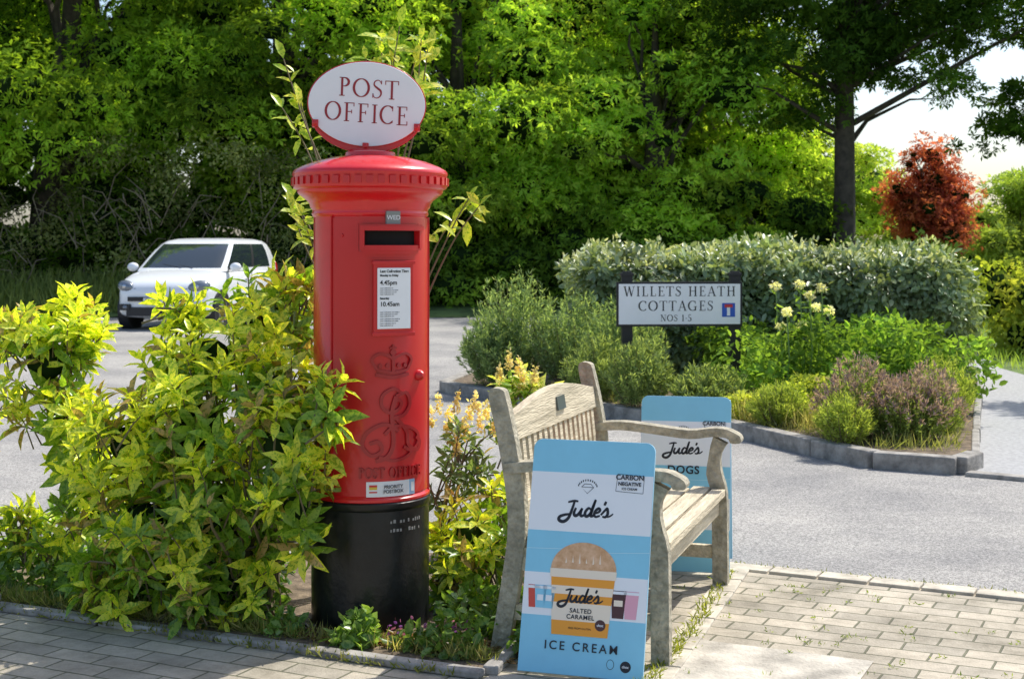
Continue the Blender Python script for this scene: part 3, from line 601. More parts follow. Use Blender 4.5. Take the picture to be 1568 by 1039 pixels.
# ============================================================ CAR
def car(name,loc,rz,paint):
    e=empty(name,loc,(0,0,rz))
    GL=mat('car_glass',(.02,.03,.035),.05,spec=.8,coat=.5); TR=mat('tyre',(.015,.015,.016),.8); AL=mat('alloy',(.45,.45,.47),.35,metal=.8); PL=mat('black_trim',(.02,.02,.022),.5); HL=mat('headlamp',(.22,.25,.29),.12,metal=.5); PW=mat('number_plate',(.8,.8,.79),.4); CH=mat('chrome',(.6,.6,.62),.15,metal=1)
    st=[(-.02,.50,.30,.60),(.0,.62,.24,.66),(.06,.72,.2,.74),(.2,.79,.18,.82),(.5,.82,.18,.90),(.85,.825,.18,.965),(1.5,.825,.18,.97),(2.4,.825,.18,.99),(3.1,.81,.18,1.0),(3.4,.77,.2,.99),(3.5,.7,.25,.95),(3.54,.6,.3,.85)]
    mb=MB(); ring=[]
    for x,hw,z0,z1 in st:
        half=[(hw*.8,z0),(hw*.97,z0+.06),(hw*1.0,z0+.25*(z1-z0)),(hw*.985,z0+.55*(z1-z0)),(hw*1.0,z0+.68*(z1-z0)),(hw*.97,z1-.07),(hw*.9,z1-.015),(hw*.6,z1+.015)]
        ring.append([(x,0,z0)]+[(x,y,z) for y,z in half]+[(x,0,z1+.025)]+[(x,-y,z) for y,z in half[::-1]])
    n=len(ring[0]); vs=[p for r in ring for p in r]; fs=[]
    for i in range(len(ring)-1):
        for k in range(n): fs.append((i*n+k,i*n+(k+1)%n,(i+1)*n+(k+1)%n,(i+1)*n+k))
    fs+=[tuple(range(n)),tuple((len(ring)-1)*n+k for k in range(n))[::-1]]
    mb.add(vs,fs,0); mb.build('body_shell',[paint],e,smooth=True,sub=2)
    mb=MB(); side=[-.95,-.55,-.04,.05,.45,.70,.94]
    ringf=[(-1-.05*(1-f*f),f) for f in np.linspace(-.9,.9,9)]
    loop=ringf+[(s,1) for s in side]+[(1,f) for f in np.linspace(.9,-.9,5)]+[(s,-1) for s in side[::-1]]
    lv=[(.93,.80,3.46,.775),(.985,.88,3.45,.765),(1.12,1.09,3.42,.735),(1.27,1.32,3.36,.69),(1.385,1.52,3.27,.645),(1.44,1.66,3.18,.59),(1.475,1.85,3.02,.47),(1.488,2.1,2.8,.25)]
    m=len(loop); vs=[]
    for z,x0,x1,hw in lv:
        cx=(x0+x1)/2; rx=(x1-x0)/2
        for fx,fy in loop: vs.append((cx+rx*fx,hw*fy,z))
    nf=len(ringf); ns=len(side)
    for l in range(len(lv)-1):
        for k in range(m):
            mi=0
            if 1<=l<=3:
                if k<nf-1: mi=1
                elif nf<=k<nf+ns-1: j=k-nf; mi=1 if j in (0,1,3,4) else (2 if j==2 else 0)
                elif nf+ns<=k<nf+ns+4: mi=1
                elif nf+ns+5<=k<nf+ns+5+ns-1: j=ns-2-(k-nf-ns-5); mi=1 if j in (0,1,3,4) else (2 if j==2 else 0)
            mb.add([vs[l*m+k],vs[l*m+(k+1)%m],vs[(l+1)*m+(k+1)%m],vs[(l+1)*m+k]],[(0,1,2,3)],mi)
    mb.add([vs[(len(lv)-1)*m+k] for k in range(m)],[tuple(range(m))],0)
    o=mb.build('cabin',[paint,GL,PL],e,smooth=False)
    import bmesh
    bm=bmesh.new(); bm.from_mesh(o.data); bmesh.ops.remove_doubles(bm,verts=bm.verts,dist=.001); bmesh.ops.recalc_face_normals(bm,faces=bm.faces); bm.to_mesh(o.data); bm.free()
    o.data.polygons.foreach_set('use_smooth',[True]*len(o.data.polygons)); o.data.set_sharp_from_angle(angle=R(50))
    mb=MB()
    for x in (.58,2.98):
        for s in (-1,1):
            mb.tube([(x,s*.66,.3),(x,s*.832,.3)],[.345,.345],28,2)
            mb.tube([(x,s*.66,.285),(x,s*.80,.285),(x,s*.838,.285)],[.285,.285,.265],28,0)
            mb.tube([(x,s*.7,.285),(x,s*.842,.285)],[.19,.18],20,1)
            for k in range(5):
                a=2*math.pi*k/5; mb.box((x+.1*math.cos(a),s*.845,.285+.1*math.sin(a)),(.16,.01,.035),0,Matrix.Rotation(-a,3,'Y'))
    mb.build('wheels',[TR,AL,PL],e)
    mb=MB()
    for s in (-1,1):
        mb.ell((.10,s*.62,.70),(.10,.18,.10),0,16,10,Matrix.Rotation(s*R(-28),3,'Z')@Matrix.Rotation(s*R(8),3,'X'))
        mb.ell((.03,s*.59,.70),(.05,.07,.05),3,12,8)
        mb.box((-.005,s*.58,.37),(.08,.20,.10),1,Matrix.Rotation(s*R(-12),3,'Z')); mb.ell((-.035,s*.57,.37),(.04,.045,.035),0)
        mb.ell((.98,s*.90,1.0),(.07,.10,.075),2,12,8); mb.box((1.0,s*.82,.97),(.05,.1,.03),1)
        mb.ell((3.44,s*.72,.92),(.08,.06,.16),4,12,8)
        mb.box((1.75,s*.838,.82),(.14,.02,.022),2)
        mb.tube([(.81,s*.1-.12,.985),(.93,s*.1+.25,1.045)],.008,5,1)
        mb.box((1.95,s*.829,.60),(.012,.012,.62),1)
    mb.box((-.02,0,.50),(.05,1.06,.07),1); mb.box((-.02,0,.30),(.06,1.1,.14),1); mb.box((.03,0,.66),(.05,.9,.02),1)
    mb.box((-.05,0,.465),(.012,.52,.11),5)
    mb.tube([(-.03,0,.665),(-.005,0,.672)],[.08,.08],24,3); mb.tube([(-.036,0,.665),(-.028,0,.666)],[.066,.066],24,1)
    mb.build('trim_and_lights',[HL,PL,paint,CH,mat('tail_lamp',(.4,.02,.02),.2),PW],e,smooth=True,bevel=.004)
    F=Flat(); F.stroke([(-.042,.708),(-.014,.632),(0,.665),(.014,.632),(.042,.708)],.012)
    F.build('bonnet_badge',[CH],lambda x,y,h:(-.037-h,-x,y),e)
    txt('PE69 CNX',.10,INK,e,(-.058,0,.463),(R(90),0,R(-90)),bold=.002)
    return e
WP=mat('car_white_paint',(.86,.88,.90),.22,coat=.6)
car('parked_car',(-5.62,22.7,-.002),R(80.5),WP)

# ============================================================ BACKGROUND TREES
G1=(.09,.20,.025); G2=(.26,.44,.045); B1=(.15,.31,.03); B2=(.44,.62,.065); B3=(.54,.72,.10); D1=(.03,.075,.014); D2=(.12,.22,.04)
TS=.165
tree('oak_tree',-10.2,31,(-9.6,31,6.2),(4.3,2.6,4.0),80,.95,19000,TS,G1,(.38,.58,.05),.35,seed=2)
tree('oak_tree.001',-15.5,31,(-15.5,31,6),(4,3,4.6),60,1.2,5000,.24,G1,G2,.35,seed=3)
tree('maple_tree',-5.0,32,(-5.2,32,6.4),(3.6,2.6,4.2),70,1.0,17000,TS,(.08,.18,.02),B2,.3,seed=4)
tree('maple_tree.001',-1.0,31,(-1.2,31,4.9),(2.7,2.2,4.6),70,.9,17000,TS*.95,B1,B3,.28,seed=5)
tree('beech_tree',3.1,31,(3.1,30.8,4.0),(2.7,2.2,4.2),75,.9,17000,TS*.95,B1,B3,.28,seed=6)
tree('beech_tree.001',5.6,33.5,(5.3,33.5,3.8),(2.2,2.0,3.9),70,.75,13000,TS*.9,B1,(.60,.76,.12),.25,seed=7)
tree('pine_tree',1.0,35.5,(1.0,34.0,7.8),(1.5,1.2,4),55,.7,9000,.15,(.02,.045,.02),(.07,.11,.05),.25,seed=8,slope=0)
ex=[]
g0=np.random.default_rng(77)
for i in range(95):    # upper spread
    x=g0.uniform(7.2,14.0); z=g0.uniform(5.5,8.6); s=g0.uniform(.3,.75); ex.append((x,29.5+g0.uniform(-1.5,1.5),z,s,s,s*.5))
for i in range(34):    # mid limb clumps
    x=g0.uniform(7.2,9.3); z=g0.uniform(4.4,6.0); s=g0.uniform(.25,.55); ex.append((x,29.5+g0.uniform(-1.2,1.2),z,s,s,s*.5))
for i in range(44):    # drooping outer clumps on the right
    x=g0.uniform(9.3,12.5); z=g0.uniform(3.1,4.6)+.15*(x-9.3); s=g0.uniform(.18,.45); ex.append((x,29.5+g0.uniform(-1.0,1.0),z,s,s,s*.5))
for i in range(44):
    x=g0.uniform(4.3,7.2); z=g0.uniform(3.8,7.2); s=g0.uniform(.3,.7); ex.append((x,29.5+g0.uniform(-1.2,1.2),z,s,s,s*.55))
tree('oak_tree.002',6.85,29.5,(8.0,29.5,8.6),(5.0,3.0,3.6),70,.75,38000,.145,(.022,.06,.013),(.12,.22,.035),.215,core=False,seed=10,fill=.25,nbr=40,flat=.5,shell=(.2,1.1),slope=0,cull=False,tx=7.1,extra=ex,upb=True)
tree('copper_beech_tree',10.3,35,(10.3,35,2.2),(.9,.8,1.65),64,.36,9000,.115,(.24,.05,.045),(.60,.19,.14),.12,seed=16,slope=0,fill=.1,cull=False,nbr=24,flat=.8,shell=(.3,1.25))
tree('ash_tree',13.9,38,(13.8,38,1.7),(2.6,1.6,1.5),40,.6,6000,.17,(.16,.25,.05),(.40,.50,.13),.12,seed=12,slope=0)
tree('ash_tree.001',18.0,38,(17.8,38,1.9),(2.6,1.6,1.9),40,.7,4000,.18,(.16,.25,.05),(.36,.44,.12),.12,seed=13,slope=0)
tree('ash_tree.002',8.6,42,(8.7,42,2.4),(2.3,1.4,2.5),60,.6,9000,.17,(.22,.34,.05),(.58,.70,.15),.14,seed=14,slope=0)
tree('roadside_tree',6.9,12.6,(6.9,12.6,3.4),(1.3,1.5,1.3),34,.34,4500,.10,B1,B2,.09,core=False,seed=21,slope=0,cull=False,shell=(.2,1.1))
cl=[]
g=np.random.default_rng(5)
for i in range(160):
    x=g.uniform(-24,4.6); z=g.uniform(.5,9.5 if x<3 else 6); cl.append((x,38+g.uniform(-1.5,2),z,1.6,1.2,1.2))
wd_=empty('woodland'); leaves('leaves',*cloud(cl,12000,.3,D1,G2,cull=True,asp=.8),TRI,LEAF,wd_); cores('dark_core_blocker',cl,.8,wd_)
cl=[]
for i in range(60):
    x=g.uniform(7,24); z=g.uniform(.3,4.0 if x<12.4 else 2.0); cl.append((x,47+g.uniform(-1,1),z,1.2,1,.8))
wd_=empty('distant_trees'); leaves('leaves',*cloud(cl,9000,.24,(.22,.32,.06),(.5,.62,.16),cull=True,asp=.8),TRI,LEAF,wd_); cores('dark_core_blocker',cl,.7,wd_)
cl=[]
for i in range(170):
    x=g.uniform(-18,6.5); z=g.uniform(.2,2.6); cl.append((x,29.4+z*.35+g.uniform(-.7,.7),z,.75,.6,.45))
for i in range(60):
    x=g.uniform(-3.2,6.5); z=g.uniform(.1,1.2); cl.append((x,28.2+z*.35+g.uniform(-.4,.5),z,.7,.5,.45))
th=empty('shrub_thicket'); leaves('leaves',*cloud(cl,22000,.15,D1,(.24,.40,.05),cj=.5,shell=(.5,1.1),cull=True,asp=.8),TRI,LEAF,th); cores('dark_core_blocker',cl,.6,th)
mb=MB()
for i in range(130):
    x=g.uniform(-12.5,-3.4); y=28.6+g.uniform(-.4,.4); z0=g.uniform(.4,2.2); p=Vector((x,y,z0)); q_=p+Vector((g.uniform(-.8,.8),g.uniform(-.5,.3),g.uniform(-.1,1.1)))
    mb.tube([p,(p+q_)/2+Vector((g.uniform(-.15,.15),0,.2)),q_],[.013,.010,.004],4)
br=mb.build('bramble',[mat('twig',(.24,.20,.14),.9)],None)
cl=[(g.uniform(-12.5,-3.2),28.5+g.uniform(-.4,.4),g.uniform(.6,3.4),.55,.4,.35) for i in range(80)]
leaves('leaves',*cloud(cl,11000,.085,(.09,.12,.04),(.34,.38,.15),cj=.5,shell=(.2,1.1)),Q4,LEAF,br)
mb=MB(); n=40
vs=[];fs=[]
for i in range(n+1):
    x=-20+27*i/n
    for j,(yy,zz) in enumerate(((27.0,-.01),(27.6,.22),(28.6,.6),(30,.8))): vs.append((x,yy+.2*math.sin(i*1.3),zz*(1 if x<-2 else .3)+.06*math.sin(i*2.1+j)*(1 if x<-2 else .2)))
for i in range(n):
    for j in range(3): fs.append((i*4+j,i*4+4+j,i*4+5+j,i*4+1+j))
mb.add(vs,fs); bk=mb.build('grass_bank',[GRASS],smooth=True)
def blades(name,P,h,c1,c2,parent,wd=.12,sp=.35,tm=Q4,mt=LEAF):
    n=len(P); D=np.array([0,0,1.])+rng.normal(size=(n,3))*sp; D[:,2]=np.abs(D[:,2]); Nn=rng.normal(size=(n,3)); Nn[:,2]*=.3
    L=h*(.5+rng.random(n)); return leaves(name,P,D,Nn,L,L*wd,colmix(n,c1,c2,.2),tm,mt,parent)
n=12000; P=np.column_stack([rng.uniform(-16,-2,n),27.0+rng.random(n)*1.5,np.zeros(n)]); P[:,2]=np.clip((P[:,1]-27)*.38,0,.7)
blades('grass',P,.35,(.14,.2,.06),(.34,.4,.14),bk,wd=.08)

# ============================================================ HEDGE
hg=empty('hedge')
x0,x1,y0,y1,hh=.62,4.25,13.0,15.6,1.22
def hshape(n):
    k=rng.random(n); P=np.zeros((n,3)); Nn=np.zeros((n,3))
    u=rng.random(n);v=rng.random(n)
    f=k<.5; P[f]=np.column_stack([x0+(x1-x0)*u[f],np.full(f.sum(),y0),.05+(hh-.05)*v[f]]); Nn[f]=(0,-1,0)
    f=(k>=.5)&(k<.82); P[f]=np.column_stack([x0+(x1-x0)*u[f],y0+(y1-y0)*v[f],np.full(f.sum(),hh)]); Nn[f]=(0,0,1)
    f=(k>=.82)&(k<.92); P[f]=np.column_stack([np.full(f.sum(),x1),y0+(y1-y0)*u[f],.05+(hh-.05)*v[f]]); Nn[f]=(1,0,0)
    f=k>=.92; P[f]=np.column_stack([np.full(f.sum(),x0),y0+(y1-y0)*u[f],.05+(hh-.05)*v[f]]); Nn[f]=(-1,0,0)
    c=np.array([(x0+x1)/2,(y0+y1)/2,.5]); r=(P-c)/np.array([(x1-x0)/2,(y1-y0)/2,hh-.5])
    k2=np.clip((np.abs(r)**10).sum(1)**(1/10),1,9)
    P[:]=c+(P-c)/k2[:,None]
    lump=.06*np.sin(P[:,0]*4.1+P[:,2]*3)+.05*np.sin(P[:,0]*9.3+P[:,1]*7)+.05*np.sin(P[:,2]*11+P[:,0]*3)
    lump=np.where(Nn[:,2]>.5,lump*.5,lump)
    P+=Nn*(lump+rng.normal(size=n)*.045)[:,None]
    return P,Nn
n=28000; P,Nh=hshape(n)
D=unit(rng.normal(size=(n,3))*.7+Nh*.6+np.array([0,0,-.3])); Nn=unit(Nh*.9+np.array([0,0,.5])+rng.normal(size=(n,3))*.55)
L=.08*(.6+.8*rng.random(n)); CH_=colmix(n,(.12,.18,.07),(.40,.48,.26),.3)
CH_*=(1+.3*np.sin(P[:,0]*5.3+np.sin(P[:,2]*6)*2)*np.sin(P[:,2]*7+P[:,0]*2))[:,None]
leaves('leaves',P,D,Nn,L,L*.5,CH_,SIX,LEAFH,hg)
n=900; P,Nh=hshape(n); k=(Nh[:,2]>.5)|(P[:,2]>1.1); P=P[k]; n=len(P)
PP=np.repeat(P,6,axis=0)+np.column_stack([rng.normal(size=(n*6,2))*.02,rng.random(n*6)*.11])
leaves('top_glare_leaves',PP,unit(rng.normal(size=(n*6,3))+np.array([0,0,1.2])),rng.normal(size=(n*6,3)),np.full(n*6,.06),np.full(n*6,.026),colmix(n*6,(.48,.53,.29),(.82,.84,.56),.2),SIX,LEAFH,hg)  # whitish leaf colour paints sun glare along the hedge top
mb=MB(); mb.box(((x0+x1)/2,(y0+y1)/2,hh/2-.04),(x1-x0-.22,y1-y0-.22,hh-.12)); mb.build('dark_core_blocker',[CORE],hg,bevel=.1)  # dark box added inside the hedge to block light and paint inner shade

# ============================================================ LAUREL BUSHES
def W(px,py,d): return np.array([(px-784)*d/2178,d,1.33-(py-378)*d/2178])
def rosettes(blobs,dens,size,cy,cg,cb,k=8,upw=.55,inner=.35,asp=.34,yell=.6,front=.0):
    P=[];D=[];Nn=[];L=[];C=[]; cents=[]
    for b in blobs:
        c=np.array(b[:3]); r=np.array(b[3:6]); yb=b[6] if len(b)>6 else yell
        n=int(dens*(r[0]*r[2]+r[0]*r[1]+r[1]*r[2])*4.2)
        d=rng.normal(size=(n,3)); d[:,2]+=.25; d=unit(d)
        rad=np.where(rng.random(n)<inner,.45+.35*rng.random(n),.82+.32*rng.random(n))
        pos=c+d*r*rad[:,None]
        ok=pos[:,2]>.03
        for p,o,q in zip(pos[ok],d[ok],rad[ok]):
            O_=o*1.0+np.array([0,0,upw])+rng.normal(size=3)*.3; O_/=np.linalg.norm(O_)
            cents.append((p,O_)); t1=np.cross(O_,[.3,.5,.8]); t1/=np.linalg.norm(t1); t2=np.cross(O_,t1); ph=rng.random()*6.28
            yy=rng.random()<yb*(1 if q>.8 else .3)*(.6+.5*max(0,o[2]+.4))
            base=np.array(cy if yy else cg)*(.8+.4*rng.random())
            brown=rng.random()<.12
            s=size*(.7+.6*rng.random())
            for j in range(k):
                a=ph+j*2.4; inc=R(28+ (k-j)*7+rng.uniform(-10,10))
                dd=O_*math.cos(inc)+(t1*math.cos(a)+t2*math.sin(a))*math.sin(inc); dd[2]-=.12*(j<3)
                P.append(p-O_*.012*(k-j)*.6); D.append(dd); Nn.append(O_+rng.normal(size=3)*.25)
                L.append(s*(.65+.35*(k-j)/k)); cc=base*(.85+.3*rng.random())
                if j>k-3 and yy: cc=cc*np.array([1.15,1.12,.9])
                if brown and rng.random()<.6 or rng.random()<.03: cc=np.array(cb)*(.7+.6*rng.random())
                C.append(cc)
    L=np.array(L); return (np.array(P),np.array(D),np.array(Nn),L,L*asp,np.array(C)),cents
def blob(px,py,rx,ry,d,yd=None,y=.6):
    s=d/2178; c=W(px,py,d); return (c[0],c[1],c[2],rx*s,(yd or min(rx,ry)*s),ry*s,y)
YEL=(.80,.84,.09); GRN=(.26,.41,.045); BRW=(.48,.34,.13)
def bush(name,blobs,dens,size,base,stems=.14,core=.42,**kw):
    e=empty(name); data,cents=rosettes(blobs,dens,size,kw.pop('cy',YEL),kw.pop('cg',GRN),kw.pop('cb',BRW),**kw); leaves('leaves',*data,LF,LEAFN,e)
    mb=MB(); rr=random.Random(3)
    for p,o in cents:
        if rr.random()<stems:
            bx=Vector(base)+Vector((rr.uniform(-.12,.12),rr.uniform(-.08,.08),0)); p=Vector(p)
            m1=bx.lerp(p,.4)+Vector((0,0,.06+rr.uniform(-.05,.05))); m2=bx.lerp(p,.75)+Vector((rr.uniform(-.03,.03),rr.uniform(-.03,.03),.03))
            mb.tube([bx,m1,m2,p],[.009,.007,.005,.0025],5)
        else:
            p=Vector(p); mb.tube([p-Vector(o)*.13+Vector((0,0,-.04)),p-Vector(o)*.05,p],[.004,.003,.002],4)
    mb.build('stems',[STEM],e)
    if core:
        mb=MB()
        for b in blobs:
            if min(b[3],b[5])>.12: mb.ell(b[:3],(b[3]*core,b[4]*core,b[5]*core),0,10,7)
        mb.build('dark_core_blocker',[CORE],e,smooth=True)  # dark ellipsoids added behind the rosettes, blocking light and painting inner shade
    return e
B=[blob(410,490,85,72,5.35,.2,.6),blob(320,545,95,80,5.25,.22,.95),blob(430,600,80,80,5.0,.2,.7),
   blob(300,650,110,100,5.1,.25,.9),blob(435,680,95,90,4.85,.16,.95),blob(502,620,44,50,4.72,.09,1),
   blob(200,680,95,85,5.15,.22,.95),blob(320,790,150,110,5.0,.26,.75),blob(452,770,58,80,4.78,.11,.9),
   blob(220,800,120,90,5.1,.24,.65),blob(340,890,95,65,5.0,.2,.45),blob(240,890,120,60,5.1,.2,.4),blob(265,470,40,25,5.3,.1,1),blob(455,430,40,22,5.35,.1,.7)]
bush('spotted_laurel_bush',B,84,.105,(-.95,5.1,0),core=.34)
B=[blob(70,555,85,80,5.6,.2,1),blob(110,500,55,50,5.7,.15,1),blob(30,500,45,40,5.6,.15,1),blob(100,640,70,50,5.5,.15,.9),blob(130,715,60,50,5.45,.15,.7),blob(70,830,65,42,5.5,.14,.5),blob(150,790,60,60,5.35,.15,.6),blob(-60,580,80,80,5.7,.2,.9),blob(-60,700,50,60,5.7,.2,.6),blob(20,800,40,30,5.5,.1,.6)]
bush('spotted_laurel_bush.001',B,84,.10,(-1.5,5.5,0),core=.34,stems=0)
B=[blob(715,820,55,60,5.3,.15,.9),blob(690,870,50,60,5.2,.15,.7),blob(755,870,45,60,5.25,.15,.6),blob(760,760,40,35,5.5,.12,.8),blob(730,920,60,40,5.2,.15,.3)]
bush('spotted_laurel_bush.002',B,84,.10,(-.18,5.3,0))
def spikes(name,tips,parent,h=.07,r=.016,c1=(.65,.56,.34),c2=(.85,.78,.55)):
    cl=[]
    for t in tips:
        for k in range(4): cl.append((t[0],t[1],t[2]+h*k/4,r*(1-.18*k),r*(1-.18*k),h/4))
    return leaves(name,*cloud(cl,len(tips)*90,.014,c1,c2,asp=.8,shell=(.3,1.1)),Q4,LEAF,parent)
B=[blob(705,690,48,55,5.6,.14,.05),blob(740,720,40,40,5.6,.12,.05),blob(680,740,35,50,5.5,.12,.05)]
e=bush('flowering_shrub',B,66,.075,(-.2,5.55,0),core=0,cg=(.19,.26,.13),cy=(.33,.4,.17),yell=.2,k=6)
spikes('flower_spikes',[W(px,py,5.55+random.uniform(-.1,.1)) for px,py in ((672,628),(690,645),(700,625),(720,640),(735,655),(712,665),(685,670),(745,640),(760,660),(660,650),(728,625),(700,690))],e)
B=[blob(795,590,38,30,6.3,.12,.95),blob(835,600,28,22,6.2,.1,.9),blob(775,640,25,40,6.2,.1,.5)]
e=bush('flowering_shrub.001',B,80,.085,(.05,6.1,0),core=0,cy=(.6,.6,.22))
spikes('flower_spikes',[W(px,py,6.2) for px,py in ((780,560),(795,570),(765,580),(800,590),(820,585))],e)
def sprigs(name,base,tips,lsize,c1,c2,mt=LEAFN):
    e=empty(name); mb=MB(); P=[];D=[];Nn=[]
    for t in tips:
        t=Vector(t); b=Vector(base)+Vector((random.uniform(-.05,.05),random.uniform(-.05,.05),0)); b2=Vector((base[0]+(t.x-base[0])*.35,base[1],max(.8,t.z*.66)))
        m2=b2.lerp(t,.6)+Vector((random.uniform(-.03,.03),0,.04))
        q=[Vector((*p,)) for p in cr3([b,b2,m2,t])]
        mb.tube(q,[.004*(1-i/len(q))+.0018 for i in range(len(q))],5)
        for i in range(int(len(q)*.72),len(q)):
            for s in range(2):
                if random.random()<.25: continue
                tt=(q[i]-q[i-1]).normalized(); sd_=Vector((random.gauss(0,1),random.gauss(0,.6),random.gauss(0,.8))).normalized()
                P.append(q[i]); D.append(tt*.6+sd_+Vector((0,0,-.3))); Nn.append(Vector((random.uniform(-.8,.8),-.6,1)))
        P.append(t);D.append(tt);Nn.append(Vector((0,-.5,1)))
    n=len(P); L=lsize*(.6+.7*rng.random(n)); leaves('leaves',np.array(P),np.array(D),np.array(Nn),L,L*.42,colmix(n,c1,c2,.2),LF,mt,e); mb.build('stems',[STEM],e)
    return e
tips=[W(px,py,5.55+random.uniform(-.1,.1)) for px,py in ((612,40),(655,75),(585,60),(635,95),(560,90),(600,75),(645,60),(434,90),(432,165),(458,150),(735,314),(702,325),(720,300),(448,302),(462,330),(448,320))]
sprigs('tall_shrub',(-.52,5.5,.3),tips,.078,(.34,.48,.045),(.76,.72,.11))

# ============================================================ LOW PLANTS IN BED
gc=empty('ground_cover_plants')
cl=[]
for i in range(90):
    t=g.random(); bx=-2.4+2.5*t; by=5.48-.43*(bx+2.4)+.12+abs(g.normal())*.18
    if i%5==0: by+=.3
    h=.04+.06*g.random()
    if -.86<bx<-.22: continue
    cl.append((bx,by,h*.6,.08,.08,h))
leaves('leaves',*cloud(cl,6500,.042,(.08,.16,.03),(.24,.38,.07)),SIX,LEAFN,gc)
cl2=[(-.50,4.74,.05,.05,.05,.06),(-.53,4.70,.03,.07,.04,.035),(-.30,4.68,.035,.08,.05,.03),(-.2,4.6,.03,.08,.05,.03),(-.78,4.86,.03,.06,.05,.03)]
leaves('weed_leaves',*cloud(cl2,520,.042,(.16,.28,.06),(.34,.48,.14)),SIX,LEAFN,gc)
n=4200; tt=rng.random(n); bx=-2.5+2.45*tt; by=5.53-.435*(bx+2.5)+.02+np.abs(rng.normal(size=n))*.05
k=(bx<-.85)|(bx>-.25)|(rng.random(n)<.3); bx=bx[k];by=by[k]; n=len(bx)
blades('grass_blades',np.column_stack([bx,by,np.full(n,.01)]),.055,(.16,.24,.05),(.50,.44,.2),gc,wd=.07,sp=.6)
n=1100; bx=rng.uniform(-.9,0,n); by=4.66-.45*(bx+.4)+rng.random(n)*.22
leaves('fallen_leaves',np.column_stack([bx,by,np.full(n,.018)]),rng.normal(size=(n,3))*[1,1,.15],np.tile([0,0,1.],(n,1)),np.full(n,.035),np.full(n,.014),colmix(n,(.18,.09,.04),(.42,.28,.15),.3),SIX,LEAFN,gc)
P=np.array([(-.42+rng.random()*.28,4.70+rng.random()*.08,.04+rng.random()*.05) for i in range(60)])
leaves('purple_flowers',P,rng.normal(size=(60,3)),rng.normal(size=(60,3)),np.full(60,.014),np.full(60,.012),colmix(60,(.3,.08,.36),(.45,.18,.5)),SIX,LEAF,gc)
def along(pts,n,j):
    out=[]
    for a,b in zip(pts[:-1],pts[1:]):
        m=int(n/(len(pts)-1)); t=rng.random(m)[:,None]; t=(np.floor(t*11)+rng.normal(size=t.shape)*.3)/11
        out.append(np.array(a)*(1-t)+np.array(b)*t+rng.normal(size=(m,2))*j)
    return np.concatenate(out)
q=along([(.38,4.25),(.62,4.9),(.9,5.86)],800,.016); blades('edge_weeds',np.column_stack([q,np.full(len(q),.006)]),.024,(.14,.2,.04),(.38,.4,.1),gc,wd=.18,sp=.9)
q=along([(.884,5.98),(3.0,4.9)],400,.012); blades('edge_weeds_road',np.column_stack([q,np.full(len(q),.004)]),.018,(.14,.2,.04),(.3,.3,.1),gc,wd=.18,sp=.9)
q=along([(-2.2,5.36),(-.09,4.36)],900,.012); blades('edge_weeds_front',np.column_stack([q,np.full(len(q),.006)]),.028,(.14,.18,.04),(.35,.35,.12),gc,wd=.18,sp=.9)
q=np.column_stack([rng.uniform(.5,2.4,70),rng.uniform(4.3,5.6,70)]); q=np.repeat(q,8,axis=0)+rng.normal(size=(560,2))*.012; q=q[q[:,1]<5.85-.52*(q[:,0]-.9)]
blades('joint_weeds',np.column_stack([q,np.full(len(q),.002)]),.014,(.12,.2,.04),(.3,.36,.1),gc,wd=.25,sp=1)

# ============================================================ ISLAND PLANTS
def spikybush(name,domes,nst,nn,c1,c2,ln=.05,wd=.012,z0=.08,tipc=None):
    e=empty(name); P=[];D=[];C=[]; mb=MB()
    for (x,y,rx,ry,h) in domes:
        for i in range(nst):
            a=rng.random()*6.283; rr=math.sqrt(rng.random()); tx=x+rx*rr*math.cos(a); ty=y+ry*rr*math.sin(a)
            hh_=z0+h*math.sqrt(max(.02,1-rr*rr*.8))*(.72+.4*rng.random()); b=np.array([x+(tx-x)*.35,y+(ty-y)*.35,z0]); t=np.array([tx,ty,hh_])
            L0=np.linalg.norm(t-b); ax=(t-b)/L0; m=nn; s=.15+.85*rng.random(m)**.7
            P.append(b+ax*L0*s[:,None]+rng.normal(size=(m,3))*.006); D.append(unit(ax*.9+rng.normal(size=(m,3))*.6))
            cc=colmix(m,c1,c2,.2)*(.8+.4*rng.random())
            if tipc is not None:
                k=s>.84; cc[k]=colmix(int(k.sum()),tipc[0],tipc[1],.2)
            C.append(cc)
            if i%4==0: mb.tube([b,t],[.004,.002],3)
    P=np.concatenate(P);D=np.concatenate(D);C=np.concatenate(C);n=len(P)
    leaves('needles',P,D,rng.normal(size=(n,3)),np.full(n,ln)*(.7+.6*rng.random(n)),np.full(n,wd),C,Q4,LEAF,e); mb.build('stems',[STEM],e); return e
spikybush('rosemary_bush',[(.05,12.9,.5,.4,.98),(.55,12.6,.42,.4,.82),(-.15,12.7,.35,.3,.6),(.95,12.2,.4,.35,.8)],190,42,(.15,.24,.11),(.37,.48,.24))
spikybush('rosemary_bush.001',[(.98,11.0,.3,.28,.5),(.7,11.6,.3,.25,.5),(1.5,10.75,.32,.26,.34)],150,36,(.15,.22,.09),(.37,.46,.2))
spikybush('lavender_bush',[(2.28,9.35,.32,.32,.5),(2.68,9.25,.27,.3,.47),(2.5,9.1,.3,.25,.4)],230,38,(.16,.23,.07),(.36,.45,.15),ln=.035,wd=.008,tipc=((.22,.15,.2),(.42,.32,.40)))
spikybush('lavender_bush.001',[(2.95,9.8,.25,.3,.5),(2.1,9.0,.2,.2,.3),(1.85,9.9,.22,.2,.28)],160,32,(.2,.28,.06),(.44,.52,.14),ln=.035,wd=.008)
dg=empty('dry_grass'); n=1700; a=rng.random(n); P=np.column_stack([1.72+.5*a+rng.normal(size=n)*.1,10.2-.8*a+rng.random(n)*.7,np.full(n,.08)])
